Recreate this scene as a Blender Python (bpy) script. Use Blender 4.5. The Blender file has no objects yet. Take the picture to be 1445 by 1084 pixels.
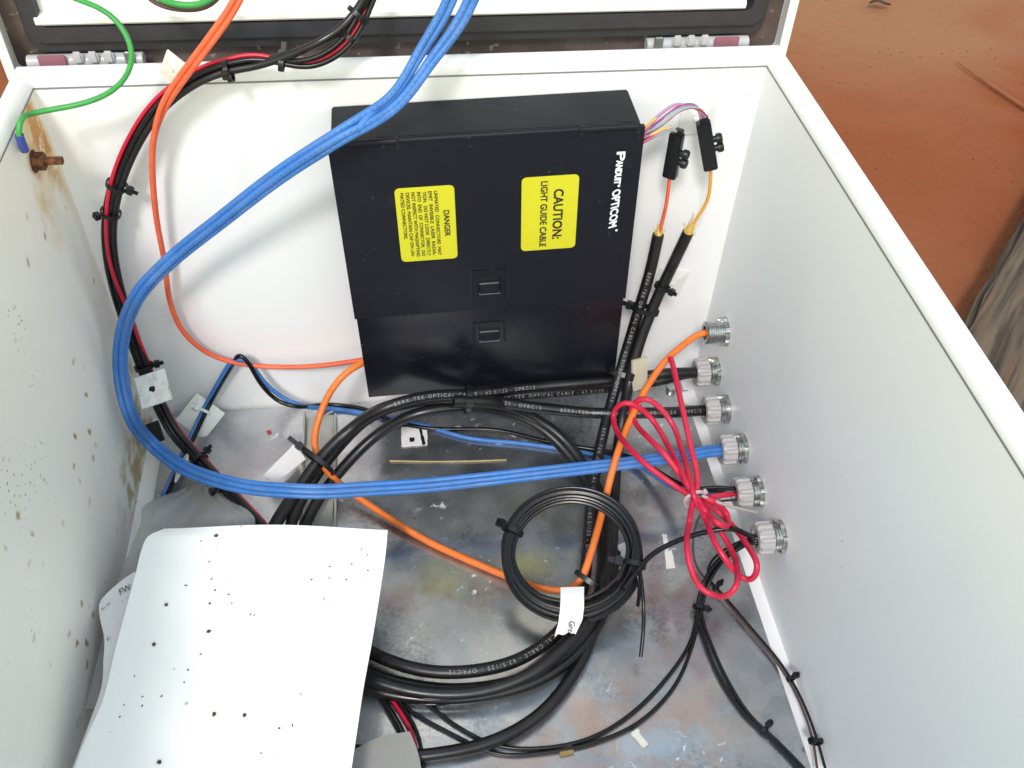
import bpy, bmesh, math, random
from mathutils import Vector, Matrix, Quaternion
R = math.radians
random.seed(7)
S = bpy.context.scene
COL = S.collection

# ---------------------------------------------------------------- camera, sky, sun, exposure
CAM = Vector((0.283043327, -0.72590352, 0.770999002))
CR = Matrix(((0.9925774, 0.06443308, -0.10314299),
             (-0.11802027, 0.7150068, -0.6890838),
             (0.02934815, 0.69614198, 0.71730401)))
FOC = 1334.782
cd = bpy.data.cameras.new('camera'); cam = bpy.data.objects.new('camera', cd); COL.objects.link(cam)
cd.sensor_width = 36; cd.lens = FOC / 1445 * 36; cd.clip_start = 0.02; cd.clip_end = 200
cam.matrix_world = Matrix.Translation(CAM) @ CR.to_4x4()
S.camera = cam

SUN_EL = 48
w = bpy.data.worlds.new('World'); S.world = w; w.use_nodes = True
nt = w.node_tree; sky = nt.nodes.new('ShaderNodeTexSky'); sky.sky_type = 'NISHITA'; sky.sun_disc = False
sky.sun_elevation = R(SUN_EL); sky.sun_rotation = R(180); sky.dust_density = 0.6; sky.ozone_density = 0.0; sky.air_density = 2.8
bg = nt.nodes['Background']; bg.inputs['Strength'].default_value = 0.15
nt.links.new(sky.outputs[0], bg.inputs[0])
sl = bpy.data.lights.new('sun', 'SUN'); so = bpy.data.objects.new('sun', sl); COL.objects.link(so)
sl.energy = 1.35; sl.angle = R(10); sl.color = (1.0, 0.96, 0.93)
so.rotation_euler = Vector((0.20, math.cos(R(SUN_EL)), -math.sin(R(SUN_EL)))).to_track_quat('-Z', 'Y').to_euler()
so.location = (0.3, -2, 3)
vs = S.view_settings; vs.view_transform = 'Standard'; vs.look = 'None'; vs.gamma = 1; vs.exposure = 0.69
S.cycles.diffuse_bounces = 10; S.cycles.max_bounces = 14

W, H, D = 0.6, 0.387, 0.86      # inside of the cabinet: width, depth of the walls, length
PT = 0.006                      # top of the galvanised plate
GZ = -0.12                      # ground

# ---------------------------------------------------------------- helpers
def at(px, py, m, d):
    """point on a plane of the cabinet: b = distance in front of back wall, f = height, l/r = distance off a side wall"""
    r = CR @ Vector(((px - 722.5) / FOC, -(py - 542) / FOC, -1))
    if m == 'b': t = (-d - CAM.y) / r.y
    elif m == 'f': t = (d - CAM.z) / r.z
    elif m == 'l': t = (d - CAM.x) / r.x
    else: t = (W - d - CAM.x) / r.x
    return CAM + t * r

def way(pts):
    out = []
    m, d = 'b', 0.02
    for p in pts:
        if isinstance(p, Vector): out.append(p); continue
        if len(p) == 2 and not isinstance(p[0], Vector): out.append((p[0], p[1], None, None))
        else: out.append(at(*p))
    # points without a depth take it by interpolation between neighbours (distance along view ray)
    n = len(out)
    for i in range(n):
        if isinstance(out[i], tuple):
            a = i - 1
            b = next(j for j in range(i, n) if isinstance(out[j], Vector))
            def dep(v): return -(CR.transposed() @ (v - CAM)).z
            f = 1 / (b - a)
            z = dep(out[a]) * (1 - f) + dep(out[b]) * f
            px, py = out[i][0], out[i][1]
            out[i] = CAM + (CR @ Vector(((px - 722.5) / FOC, -(py - 542) / FOC, -1))) * z
    return out

def spline(pts, step=0.004, closed=False):
    P = list(pts)
    n = len(P)
    out = []
    segs = n if closed else n - 1
    for i in range(segs):
        if closed:
            p0, p1, p2, p3 = P[(i - 1) % n], P[i], P[(i + 1) % n], P[(i + 2) % n]
        else:
            p1, p2 = P[i], P[i + 1]
            p0 = P[i - 1] if i else p1 * 2 - p2
            p3 = P[i + 2] if i + 2 < n else p2 * 2 - p1
        d = [max(1e-6, (b - a).length) ** 0.5 for a, b in ((p0, p1), (p1, p2), (p2, p3))]
        t0, t1 = 0, d[0]; t2 = t1 + d[1]; t3 = t2 + d[2]
        k = max(2, int((p2 - p1).length / step))
        for j in range(k):
            t = t1 + (t2 - t1) * j / k
            a1 = p0 * ((t1 - t) / (t1 - t0)) + p1 * ((t - t0) / (t1 - t0))
            a2 = p1 * ((t2 - t) / (t2 - t1)) + p2 * ((t - t1) / (t2 - t1))
            a3 = p2 * ((t3 - t) / (t3 - t2)) + p3 * ((t - t2) / (t3 - t2))
            b1 = a1 * ((t2 - t) / (t2 - t0)) + a2 * ((t - t0) / (t2 - t0))
            b2 = a2 * ((t3 - t) / (t3 - t1)) + a3 * ((t - t1) / (t3 - t1))
            out.append(b1 * ((t2 - t) / (t2 - t1)) + b2 * ((t - t1) / (t2 - t1)))
    if not closed: out.append(P[-1])
    # light smoothing takes the kinks out
    for _ in range(6):
        q = out[:]
        rng = range(len(out)) if closed else range(1, len(out) - 1)
        for i in rng: q[i] = out[i] * 0.5 + (out[i - 1] + out[(i + 1) % len(out)]) * 0.25
        out = q
    return out

def frames(pts, closed=False):
    n = len(pts); T = []
    for i in range(n):
        a = pts[i - 1] if (i or closed) else pts[i]
        b = pts[(i + 1) % n] if (i < n - 1 or closed) else pts[i]
        t = (b - a); T.append(t.normalized() if t.length > 1e-9 else Vector((1, 0, 0)))
    nrm = T[0].orthogonal().normalized(); N = []
    up = Vector((0.03, -0.7, 0.7))
    nrm = (up - T[0] * up.dot(T[0])); nrm = nrm.normalized() if nrm.length > 1e-3 else T[0].orthogonal().normalized()
    for i in range(n):
        if i:
            q = T[i - 1].rotation_difference(T[i]); nrm = q @ nrm
            nrm = (nrm - T[i] * nrm.dot(T[i])).normalized()
        N.append(nrm.copy())
    return T, N

class MB:
    """gathers vertices and faces of ONE mesh object"""
    def __init__(s): s.v = []; s.f = []; s.m = []
    def add(s, v, f, mi=0):
        o = len(s.v); s.v += [tuple(x) for x in v]; s.f += [tuple(i + o for i in g) for g in f]; s.m += [mi] * len(f); return s
    def box(s, a, b, M=None, bev=0.0):
        bm = bmesh.new(); bmesh.ops.create_cube(bm, size=1)
        a, b = Vector(a), Vector(b)
        for v in bm.verts: v.co = Vector(((a.x + b.x) / 2 + v.co.x * (b.x - a.x), (a.y + b.y) / 2 + v.co.y * (b.y - a.y), (a.z + b.z) / 2 + v.co.z * (b.z - a.z)))
        if bev: bmesh.ops.bevel(bm, geom=list(bm.edges), offset=bev, segments=2, affect='EDGES')
        return s.bm(bm, M)
    def bm(s, bm, M=None):
        bm.verts.ensure_lookup_table(); bm.verts.index_update()
        v = [(M @ x.co if M else x.co) for x in bm.verts]; f = [[x.index for x in g.verts] for g in bm.faces]
        s.add(v, f); bm.free(); return s
    def tube(s, pts, r, seg=10, closed=False, cap=True, rr=None):
        T, N = frames(pts, closed); n = len(pts); v = []; f = []
        for i in range(n):
            B = T[i].cross(N[i]); q = rr(i / max(1, n - 1)) * r if rr else r
            for k in range(seg):
                a = 2 * math.pi * k / seg; v.append(pts[i] + (N[i] * math.cos(a) + B * math.sin(a)) * q)
        for i in range(n if closed else n - 1):
            j = (i + 1) % n
            for k in range(seg):
                l = (k + 1) % seg; f.append((i * seg + k, i * seg + l, j * seg + l, j * seg + k))
        if cap and not closed:
            f.append(tuple(reversed(range(seg)))); f.append(tuple((n - 1) * seg + k for k in range(seg)))
        return s.add(v, f)
    def lathe(s, prof, seg=24, M=None):
        """profile of (radius, x) turned about the x axis"""
        v = []; f = []
        for (r, x) in prof:
            for k in range(seg):
                a = 2 * math.pi * k / seg; p = Vector((x, r * math.cos(a), r * math.sin(a))); v.append(M @ p if M else p)
        for i in range(len(prof) - 1):
            for k in range(seg):
                l = (k + 1) % seg; f.append((i * seg + k, i * seg + l, (i + 1) * seg + l, (i + 1) * seg + k))
        return s.add(v, f)
    def prism(s, poly, h0, h1, M=None, axis='y'):
        """polygon in the xz plane, thick along y (or xy along z)"""
        n = len(poly); v = []
        for h in (h0, h1):
            for a, b in poly:
                p = Vector((a, h, b)) if axis == 'y' else (Vector((a, b, h)) if axis == 'z' else Vector((h, a, b)))
                v.append(M @ p if M else p)
        f = [tuple(range(n)), tuple(range(2 * n - 1, n - 1, -1))] + [(i, i + n, (i + 1) % n + n, (i + 1) % n) for i in range(n)]
        return s.add(v, f)
    def slab(s, xs, zs, holes, y0, y1, M=None):
        """slab in xz, with cells left out, one clean skin"""
        nx, nz = len(xs) - 1, len(zs) - 1; idx = {}; v = []; f = []
        def vid(i, j, k):
            if (i, j, k) not in idx:
                idx[(i, j, k)] = len(v); p = Vector((xs[i], (y0, y1)[k], zs[j])); v.append(M @ p if M else p)
            return idx[(i, j, k)]
        solid = lambda i, j: 0 <= i < nx and 0 <= j < nz and (i, j) not in holes
        for i in range(nx):
            for j in range(nz):
                if not solid(i, j): continue
                for k in (0, 1): f.append((vid(i, j, k), vid(i + 1, j, k), vid(i + 1, j + 1, k), vid(i, j + 1, k)))
                for (di, dj, a, b) in ((-1, 0, (i, j), (i, j + 1)), (1, 0, (i + 1, j), (i + 1, j + 1)), (0, -1, (i, j), (i + 1, j)), (0, 1, (i, j + 1), (i + 1, j + 1))):
                    if not solid(i + di, j + dj): f.append((vid(*a, 0), vid(*b, 0), vid(*b, 1), vid(*a, 1)))
        return s.add(v, f)
    def build(s, name, mat, parent=None, smooth=True, ang=35):
        me = bpy.data.meshes.new(name); me.from_pydata(s.v, [], s.f)
        bm = bmesh.new(); bm.from_mesh(me); bmesh.ops.recalc_face_normals(bm, faces=bm.faces); bm.to_mesh(me); bm.free()
        me.materials.append(mat); me.update()
        if smooth:
            for p in me.polygons: p.use_smooth = True
            me.set_sharp_from_angle(angle=R(ang))
        o = bpy.data.objects.new(name, me); COL.objects.link(o)
        if parent: o.parent = parent
        return o

def tag(o, label=None, cat=None, group=None, kind=None):
    for k, v in (('label', label), ('category', cat), ('group', group), ('kind', kind)):
        if v: o[k] = v
    return o

def thing(name, label, cat, loc=(0, 0, 0), rot=None, group=None):
    e = bpy.data.objects.new(name, None); COL.objects.link(e); e.empty_display_size = 0.01
    e.location = loc
    if rot is not None: e.rotation_euler = rot
    return tag(e, label, cat, group)

def rrect(x0, x1, z0, z1, r, n=5):
    out = []
    for cx, cz, a0 in ((x1 - r, z1 - r, 0), (x0 + r, z1 - r, 90), (x0 + r, z0 + r, 180), (x1 - r, z0 + r, 270)):
        for k in range(n + 1):
            a = R(a0 + 90 * k / n); out.append((cx + r * math.cos(a), cz + r * math.sin(a)))
    return out

def ring(outer, inner, y0, y1):
    n = len(outer); v = []; f = []
    for y in (y0, y1):
        for lp in (outer, inner):
            for a, b in lp: v.append((a, y, b))
    o0, i0, o1, i1 = 0, n, 2 * n, 3 * n
    for k in range(n):
        l = (k + 1) % n
        f += [(o0 + k, o0 + l, i0 + l, i0 + k), (o1 + k, i1 + k, i1 + l, o1 + l), (o0 + k, o1 + k, o1 + l, o0 + l), (i0 + k, i0 + l, i1 + l, i1 + k)]
    return v, f

def text_geo(txt, size, bold=0.0, shear=0.0, align='LEFT', spacing=1.0, wspace=1.0):
    c = bpy.data.curves.new('text', 'FONT'); c.body = txt; c.size = size; c.offset = bold; c.shear = shear
    c.align_x = align; c.space_character = spacing; c.space_word = wspace; c.resolution_u = 3
    o = bpy.data.objects.new('text', c); COL.objects.link(o)
    dg = bpy.context.evaluated_depsgraph_get(); me = bpy.data.meshes.new_from_object(o.evaluated_get(dg))
    v = [x.co.copy() for x in me.vertices]; f = [tuple(p.vertices) for p in me.polygons]
    bpy.data.objects.remove(o); bpy.data.meshes.remove(me); bpy.data.curves.remove(c)
    return v, f

# ---------------------------------------------------------------- materials
def mat(name, col, rough=0.5, metal=0.0, bump=0.0, bscale=200, var=0.0, vscale=20, coat=0.0, spec=0.5):
    m = bpy.data.materials.new(name); m.use_nodes = True; n = m.node_tree; b = n.nodes['Principled BSDF']
    b.inputs['Roughness'].default_value = rough; b.inputs['Metallic'].default_value = metal
    b.inputs['Base Color'].default_value = (*col, 1); b.inputs['Coat Weight'].default_value = coat
    b.inputs['Specular IOR Level'].default_value = spec
    tc = n.nodes.new('ShaderNodeTexCoord')
    if var:
        no = n.nodes.new('ShaderNodeTexNoise'); no.inputs['Scale'].default_value = vscale; no.inputs['Detail'].default_value = 6
        n.links.new(tc.outputs['Object'], no.inputs['Vector'])
        mx = n.nodes.new('ShaderNodeMix'); mx.data_type = 'RGBA'
        mx.inputs['A'].default_value = (*[c * (1 - var) for c in col], 1); mx.inputs['B'].default_value = (*[min(1, c * (1 + var)) for c in col], 1)
        n.links.new(no.outputs['Fac'], mx.inputs['Factor']); n.links.new(mx.outputs['Result'], b.inputs['Base Color'])
        mr = n.nodes.new('ShaderNodeMapRange'); mr.inputs['To Min'].default_value = max(0.02, rough - 0.08); mr.inputs['To Max'].default_value = min(1, rough + 0.1)
        n.links.new(no.outputs['Fac'], mr.inputs['Value']); n.links.new(mr.outputs[0], b.inputs['Roughness'])
    if bump:
        no = n.nodes.new('ShaderNodeTexNoise'); no.inputs['Scale'].default_value = bscale; no.inputs['Detail'].default_value = 3
        n.links.new(tc.outputs['Object'], no.inputs['Vector'])
        bp = n.nodes.new('ShaderNodeBump'); bp.inputs['Strength'].default_value = bump; bp.inputs['Distance'].default_value = 0.001
        n.links.new(no.outputs['Fac'], bp.inputs['Height']); n.links.new(bp.outputs[0], b.inputs['Normal'])
    return m

class NG:
    """small node helper on a principled material"""
    def __init__(s, name, rough=0.5, metal=0.0):
        s.m = bpy.data.materials.new(name); s.m.use_nodes = True; s.n = s.m.node_tree; s.b = s.n.nodes['Principled BSDF']
        s.b.inputs['Roughness'].default_value = rough; s.b.inputs['Metallic'].default_value = metal
        s.tc = s.n.nodes.new('ShaderNodeTexCoord')
    def mapping(s, scale=(1, 1, 1), rot=(0, 0, 0), loc=(0, 0, 0)):
        mp = s.n.nodes.new('ShaderNodeMapping'); mp.inputs['Scale'].default_value = scale; mp.inputs['Rotation'].default_value = rot; mp.inputs['Location'].default_value = loc
        s.n.links.new(s.tc.outputs['Object'], mp.inputs['Vector']); return mp.outputs[0]
    def noise(s, scale, detail=5, rough=0.55, vec=None, dist=0.0):
        no = s.n.nodes.new('ShaderNodeTexNoise'); no.inputs['Scale'].default_value = scale; no.inputs['Detail'].default_value = detail
        no.inputs['Roughness'].default_value = rough; no.inputs['Distortion'].default_value = dist
        s.n.links.new(vec or s.tc.outputs['Object'], no.inputs['Vector']); return no.outputs['Fac']
    def voro(s, scale, out='Distance', vec=None, rnd=1.0, dims='2D'):
        no = s.n.nodes.new('ShaderNodeTexVoronoi'); no.voronoi_dimensions = dims; no.inputs['Scale'].default_value = scale; no.inputs['Randomness'].default_value = rnd
        s.n.links.new(vec or s.tc.outputs['Object'], no.inputs['Vector']); return no.outputs[out]
    def warp(s, vec, scale, amt):
        no = s.n.nodes.new('ShaderNodeTexNoise'); no.inputs['Scale'].default_value = scale; no.inputs['Detail'].default_value = 4
        v = vec or s.tc.outputs['Object']; s.n.links.new(v, no.inputs['Vector'])
        m = s.n.nodes.new('ShaderNodeVectorMath'); m.operation = 'MULTIPLY_ADD'; s.n.links.new(no.outputs['Color'], m.inputs[0]); m.inputs[1].default_value = (amt, amt, amt); s.n.links.new(v, m.inputs[2]); return m.outputs[0]
    def ramp(s, fac, a, b, lo=0.0, hi=1.0):
        mr = s.n.nodes.new('ShaderNodeMapRange'); mr.interpolation_type = 'SMOOTHSTEP'
        mr.inputs['From Min'].default_value = a; mr.inputs['From Max'].default_value = b; mr.inputs['To Min'].default_value = lo; mr.inputs['To Max'].default_value = hi
        s.n.links.new(fac, mr.inputs['Value']); return mr.outputs[0]
    def math(s, op, a, b=None):
        mn = s.n.nodes.new('ShaderNodeMath'); mn.operation = op
        for i, x in enumerate((a, b)):
            if x is None: continue
            if isinstance(x, (int, float)): mn.inputs[i].default_value = x
            else: s.n.links.new(x, mn.inputs[i])
        return mn.outputs[0]
    def near(s, c, r, soft=0.5, sc=(1, 1, 1)):
        """1 close to a point, 0 beyond radius r; edges broken by noise"""
        mp = s.n.nodes.new('ShaderNodeVectorMath'); mp.operation = 'SUBTRACT'; s.n.links.new(s.tc.outputs['Object'], mp.inputs[0]); mp.inputs[1].default_value = c
        m2 = s.n.nodes.new('ShaderNodeVectorMath'); m2.operation = 'MULTIPLY'; s.n.links.new(mp.outputs[0], m2.inputs[0]); m2.inputs[1].default_value = sc
        ln = s.n.nodes.new('ShaderNodeVectorMath'); ln.operation = 'LENGTH'; s.n.links.new(m2.outputs[0], ln.inputs[0])
        return s.ramp(ln.outputs['Value'], r * soft, r, 1, 0)
    def mix(s, fac, a, b):
        mx = s.n.nodes.new('ShaderNodeMix'); mx.data_type = 'RGBA'
        for k, x in (('A', a), ('B', b)):
            if isinstance(x, tuple): mx.inputs[k].default_value = (*x, 1)
            else: s.n.links.new(x, mx.inputs[k])
        if isinstance(fac, (int, float)): mx.inputs['Factor'].default_value = fac
        else: s.n.links.new(fac, mx.inputs['Factor'])
        return mx.outputs['Result']
    def done(s, col, rough=None, bump=None, bs=0.2, bd=0.001, metal=None):
        if isinstance(col, tuple): s.b.inputs['Base Color'].default_value = (*col, 1)
        else: s.n.links.new(col, s.b.inputs['Base Color'])
        if rough is not None: s.n.links.new(rough, s.b.inputs['Roughness'])
        if metal is not None: s.n.links.new(metal, s.b.inputs['Metallic'])
        if bump is not None:
            bp = s.n.nodes.new('ShaderNodeBump'); bp.inputs['Strength'].default_value = bs; bp.inputs['Distance'].default_value = bd
            s.n.links.new(bump, bp.inputs['Height']); s.n.links.new(bp.outputs[0], s.b.inputs['Normal'])
        return s.m

WHITE = (0.885, 0.870, 0.865)
def white_paint():
    g = NG('white powder coat', 0.42)
    dirt = g.ramp(g.noise(9, 6), 0.45, 0.8, 0, 0.25)
    scr = g.ramp(g.noise(5, 8, 0.7, g.mapping((1, 1, 12), (0.3, 0.9, 0.4))), 0.66, 0.72, 0, 0.12)
    c = g.mix(dirt, WHITE, (0.83, 0.805, 0.795)); c = g.mix(scr, c, (0.5, 0.5, 0.5))
    drip = g.math('MULTIPLY', g.ramp(g.noise(22, 4, 0.5, g.mapping((1, 1, 0.09))), 0.60, 0.72), g.ramp(g.noise(4, 3), 0.48, 0.62, 0, 0.10))
    c = g.mix(drip, c, (0.52, 0.50, 0.46))
    fk = g.math('MULTIPLY', g.ramp(g.voro(42, dims='3D'), 0.035, 0.06, 0.55, 0), g.ramp(g.noise(5, 2), 0.55, 0.62)); c = g.mix(fk, c, (0.35, 0.31, 0.26))
    return g.done(c, g.ramp(g.noise(14), 0.3, 0.7, 0.34, 0.5), g.math('ADD', g.noise(700, 2), g.math('MULTIPLY', g.noise(9, 2), 6)), 0.05, 0.0006)
def stained_paint():
    g = NG('stained white powder coat', 0.45)
    base = g.mix(g.ramp(g.noise(6, 6), 0.35, 0.75, 0, 0.6), (0.875, 0.84, 0.775), (0.82, 0.785, 0.70))
    # brown splashes and flecks
    yz = g.mapping((1, 1, 1), (0, R(90), 0)); yz2 = g.mapping((1, 1.0, 1.3), (0, R(90), 0), (.31, .17, .2))
    fl = g.ramp(g.voro(34, vec=g.warp(yz, 70, 0.016)), 0.05, 0.15, 1, 0); fl = g.math('MULTIPLY', fl, g.ramp(g.noise(11, 3), 0.53, 0.64))
    c = g.mix(fl, base, (0.40, 0.24, 0.07))
    f2 = g.ramp(g.voro(90, vec=g.warp(yz2, 90, 0.010)), 0.06, 0.13, 1, 0); f2 = g.math('MULTIPLY', f2, g.ramp(g.noise(7, 3), 0.56, 0.68))
    c = g.mix(f2, c, (0.20, 0.17, 0.10))
    edge = g.ramp(g.noise(60, 6, 0.65), 0.38, 0.54)
    wide = g.ramp(g.noise(28, 6, 0.6), 0.36, 0.60)
    for ctr, r, sc in (((0, -0.030, 0.360), 0.055, (1, 1.5, 0.6)), ((0, -0.014, 0.325), 0.04, (1, 2.4, 0.6)), ((0, -0.06, 0.31), 0.035, (1, 1.6, 0.8))):
        c = g.mix(g.math('MULTIPLY', g.near(ctr, r, 0.2, sc), g.math('MULTIPLY', wide, 0.8)), c, (0.66, 0.44, 0.12))
    for ctr, r, sc in (((0, -0.026, 0.368), 0.04, (1, 2.4, 0.6)), ((0, -0.0488, 0.350), 0.017, (1, 1, 0.8)), ((0, -0.016, 0.345), 0.03, (1, 2.4, 0.6))):
        c = g.mix(g.math('MULTIPLY', g.near(ctr, r, 0.3, sc), edge), c, (0.52, 0.22, 0.02))
    e2 = g.ramp(g.noise(40, 5), 0.42, 0.6)
    for ctr, r, sc in (((0, -0.03, 0.0), 0.06, (1, 0.9, 0.8)), ((0, -0.10, 0.02), 0.06, (1, 0.8, 1)), ((0, -0.02, 0.06), 0.05, (1, 1.6, 0.7))):
        c = g.mix(g.math('MULTIPLY', g.near(ctr, r, 0.2, sc), e2), c, (0.42, 0.32, 0.12))
    return g.done(c, None, g.noise(700, 2), 0.05, 0.0004)
def galvanised():
    g = NG('galvanised steel', 0.42, 0.7)
    base = g.mix(g.ramp(g.noise(7, 7, 0.6), 0.35, 0.65), (0.36, 0.38, 0.41), (0.58, 0.585, 0.59))
    sp = g.voro(60, 'Color', dims='3D'); bw = g.n.nodes.new('ShaderNodeRGBToBW'); g.n.links.new(sp, bw.inputs[0])
    c = g.mix(g.ramp(bw.outputs[0], 0.2, 0.8, 0.0, 0.22), base, (0.66, 0.67, 0.68))
    fine = g.ramp(g.noise(260, 4, 0.7), 0.40, 0.66)
    dark = g.ramp(g.noise(9, 5, 0.6, g.mapping((1, 1, 1), loc=(.7, .2, 0))), 0.5, 0.64)
    c = g.mix(g.math('MULTIPLY', g.math('MULTIPLY', dark, fine), 0.5), c, (0.085, 0.11, 0.15))
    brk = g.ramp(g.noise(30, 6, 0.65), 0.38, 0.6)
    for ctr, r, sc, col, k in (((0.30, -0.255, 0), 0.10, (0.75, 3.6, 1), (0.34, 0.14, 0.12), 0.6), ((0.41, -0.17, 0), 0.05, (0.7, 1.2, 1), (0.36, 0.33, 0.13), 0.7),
                               ((0.45, -0.40, 0), 0.13, (0.9, 1.6, 1), (0.66, 0.38, 0.26), 0.75), ((0.36, -0.42, 0), 0.07, (0.8, 2, 1), (0.55, 0.34, 0.27), 0.5), ((0.52, -0.17, 0), 0.06, (1, 1.5, 1), (0.26, 0.15, 0.15), 0.5), ((0.48, -0.31, 0), 0.06, (1.6, 1, 1), (0.38, 0.22, 0.17), 0.6)):  # peach patches at the front are warm reflections painted into the base colour
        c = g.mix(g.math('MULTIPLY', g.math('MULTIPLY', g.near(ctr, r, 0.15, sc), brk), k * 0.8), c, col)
    wf = g.math('MULTIPLY', g.ramp(g.noise(90, 6, 0.6, dist=0.8), 0.62, 0.70), g.ramp(g.noise(8, 3), 0.45, 0.6))
    c = g.mix(wf, c, (0.75, 0.76, 0.78))
    rough = g.ramp(g.noise(25, 6), 0.3, 0.7, 0.20, 0.38)
    mt = g.math('SUBTRACT', 0.90, g.math('MULTIPLY', wf, 0.6))
    return g.done(c, rough, g.noise(180, 4), 0.08, 0.0004, mt)
def soil():
    g = NG('red soil', 0.95)
    a = g.mix(g.ramp(g.noise(1.3, 6, 0.6), 0.35, 0.65), (0.25, 0.066, 0.024), (0.28, 0.092, 0.040))
    pale = g.math('MULTIPLY', g.near((1.45, 1.4, GZ), 0.75, 0.35, (0.8, 1, 1)), g.ramp(g.noise(3, 6), 0.3, 0.62))
    a = g.mix(pale, a, (0.31, 0.135, 0.065))
    red = g.math('MULTIPLY', g.near((1.62, 0.72, GZ), 0.33, 0.3), g.ramp(g.noise(5, 5), 0.35, 0.6))
    a = g.mix(red, a, (0.26, 0.045, 0.010))
    sp = g.ramp(g.voro(16), 0.02, 0.045, 1, 0); sp = g.math('MULTIPLY', sp, g.ramp(g.noise(3, 3), 0.58, 0.66)); g.b.inputs['Specular IOR Level'].default_value = 0.15
    a = g.mix(sp, a, (0.06, 0.03, 0.02))
    h = g.math('ADD', g.noise(5, 8, 0.6), g.math('MULTIPLY', g.noise(60, 4), 0.2))
    return g.done(a, None, h, 0.4, 0.05)
def weathered():
    g = NG('weathered wood', 0.85)
    v = g.mapping((26, 1.6, 26))
    n1 = g.noise(2, 8, 0.65, v, 0.6)
    c = g.mix(g.ramp(n1, 0.35, 0.65), (0.035, 0.021, 0.014), (0.150, 0.098, 0.064))
    c = g.mix(g.ramp(g.noise(3, 4, 0.5, v), 0.55, 0.7, 0, 0.7), c, (0.17, 0.075, 0.035))
    return g.done(c, None, n1, 0.8, 0.006)
def paper_mat():
    g = NG('paper', 0.9)
    s1 = g.ramp(g.voro(24, vec=g.warp(None, 160, 0.004)), 0.030, 0.048, 1, 0); s1 = g.math('MULTIPLY', s1, g.ramp(g.noise(9, 2), 0.56, 0.60))
    s2 = g.ramp(g.voro(60, vec=g.warp(g.mapping((1, 1, 1), loc=(.2, .5, .1)), 200, 0.003)), 0.035, 0.06, 1, 0); s2 = g.math('MULTIPLY', s2, g.ramp(g.noise(13, 2, vec=g.mapping((1, 1, 1), loc=(3, 1, 2))), 0.57, 0.61))
    c = g.mix(g.ramp(g.noise(10, 5), 0.4, 0.8, 0, 0.35), (0.94, 0.925, 0.90), (0.90, 0.88, 0.84))
    c = g.mix(g.ramp(g.math('MULTIPLY', g.ramp(g.voro(24, vec=g.warp(None, 160, 0.004)), 0.04, 0.12, 1, 0), g.ramp(g.noise(9, 2), 0.56, 0.60)), 0, 1, 0, 0.12), c, (0.55, 0.36, 0.20)); c = g.mix(s1, c, (0.07, 0.045, 0.025)); c = g.mix(s2, c, (0.05, 0.045, 0.04))
    return g.done(c, None, g.noise(25, 4), 0.15, 0.003)
def mount_dirty():
    g = NG('dirty white foam', 0.8)
    c = g.mix(g.ramp(g.noise(160, 4), 0.35, 0.7), (0.82, 0.81, 0.78), (0.68, 0.65, 0.60))
    c = g.mix(g.ramp(g.noise(90, 5), 0.66, 0.72), c, (0.42, 0.22, 0.06))
    c = g.mix(g.ramp(g.noise(130, 3, vec=g.mapping(loc=(2, 0, 1))), 0.67, 0.7), c, (0.03, 0.03, 0.03))
    return g.done(c, None, g.noise(300, 3), 0.4, 0.001)
def rusty():
    g = NG('rust', 0.9)
    c = g.mix(g.ramp(g.noise(220, 5), 0.35, 0.65), (0.06, 0.022, 0.009), (0.21, 0.08, 0.028))
    return g.done(c, None, g.noise(400, 4), 0.7, 0.001)
def lid_brown():
    g = NG('rust stained seal bed', 0.6)
    c = g.mix(g.ramp(g.noise(22, 6), 0.35, 0.7), (0.050, 0.032, 0.028), (0.12, 0.085, 0.075))
    c = g.mix(g.ramp(g.noise(120, 6), 0.62, 0.7), c, (0.30, 0.25, 0.22))
    return g.done(c, None, g.noise(150, 4), 0.2, 0.001)

def box_enamel(name, col, rough, spec):
    g = NG(name, rough); g.b.inputs['Specular IOR Level'].default_value = spec
    sc1 = g.math('MULTIPLY', g.ramp(g.noise(30, 3, 0.5, g.mapping((1, 1, 22), (0.2, 0.7, 0.1))), 0.70, 0.74), g.ramp(g.noise(9, 2), 0.5, 0.62))
    du = g.ramp(g.voro(70, dims='3D'), 0.03, 0.07, 1, 0)
    sm = g.math('MULTIPLY', g.ramp(g.noise(14, 6, 0.6), 0.58, 0.78), 0.5)
    c = g.mix(sm, col, tuple(x + 0.022 for x in col)); c = g.mix(g.math('MULTIPLY', sc1, 0.35), c, (0.10, 0.10, 0.115)); c = g.mix(g.math('MULTIPLY', du, 0.6), c, (0.11, 0.11, 0.12))
    return g.done(c, g.ramp(g.noise(10, 5), 0.3, 0.7, rough - 0.06, rough + 0.12), g.noise(1500, 2), 0.08, 0.0003)
def jacket(name, col, rough, wear):
    """cable jacket with dull dusty patches and fine scuffs"""
    g = NG(name, rough)
    d = g.math('MULTIPLY', g.ramp(g.noise(26, 6, 0.65), 0.42, 0.72), wear)
    c = g.mix(g.ramp(g.noise(60, 4), 0.3, 0.7), tuple(x * 0.88 for x in col), tuple(min(1, x * 1.1) for x in col))
    c = g.mix(d, c, tuple(0.75 * x + 0.25 * k for x, k in zip(col, (0.55, 0.52, 0.48))))
    fl_ = g.ramp(g.voro(240, dims='3D'), 0.10, 0.16, 0.35, 0)
    c = g.mix(g.math('MULTIPLY', fl_, g.ramp(g.noise(40, 2), 0.5, 0.6)), c, tuple(x * 0.45 for x in col))
    return g.done(c, g.ramp(g.noise(18, 5), 0.3, 0.7, rough - 0.08, rough + 0.22), g.math('ADD', g.noise(300, 3), g.math('MULTIPLY', g.noise(45, 3), 1.5)), 0.12, 0.0006)
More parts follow.
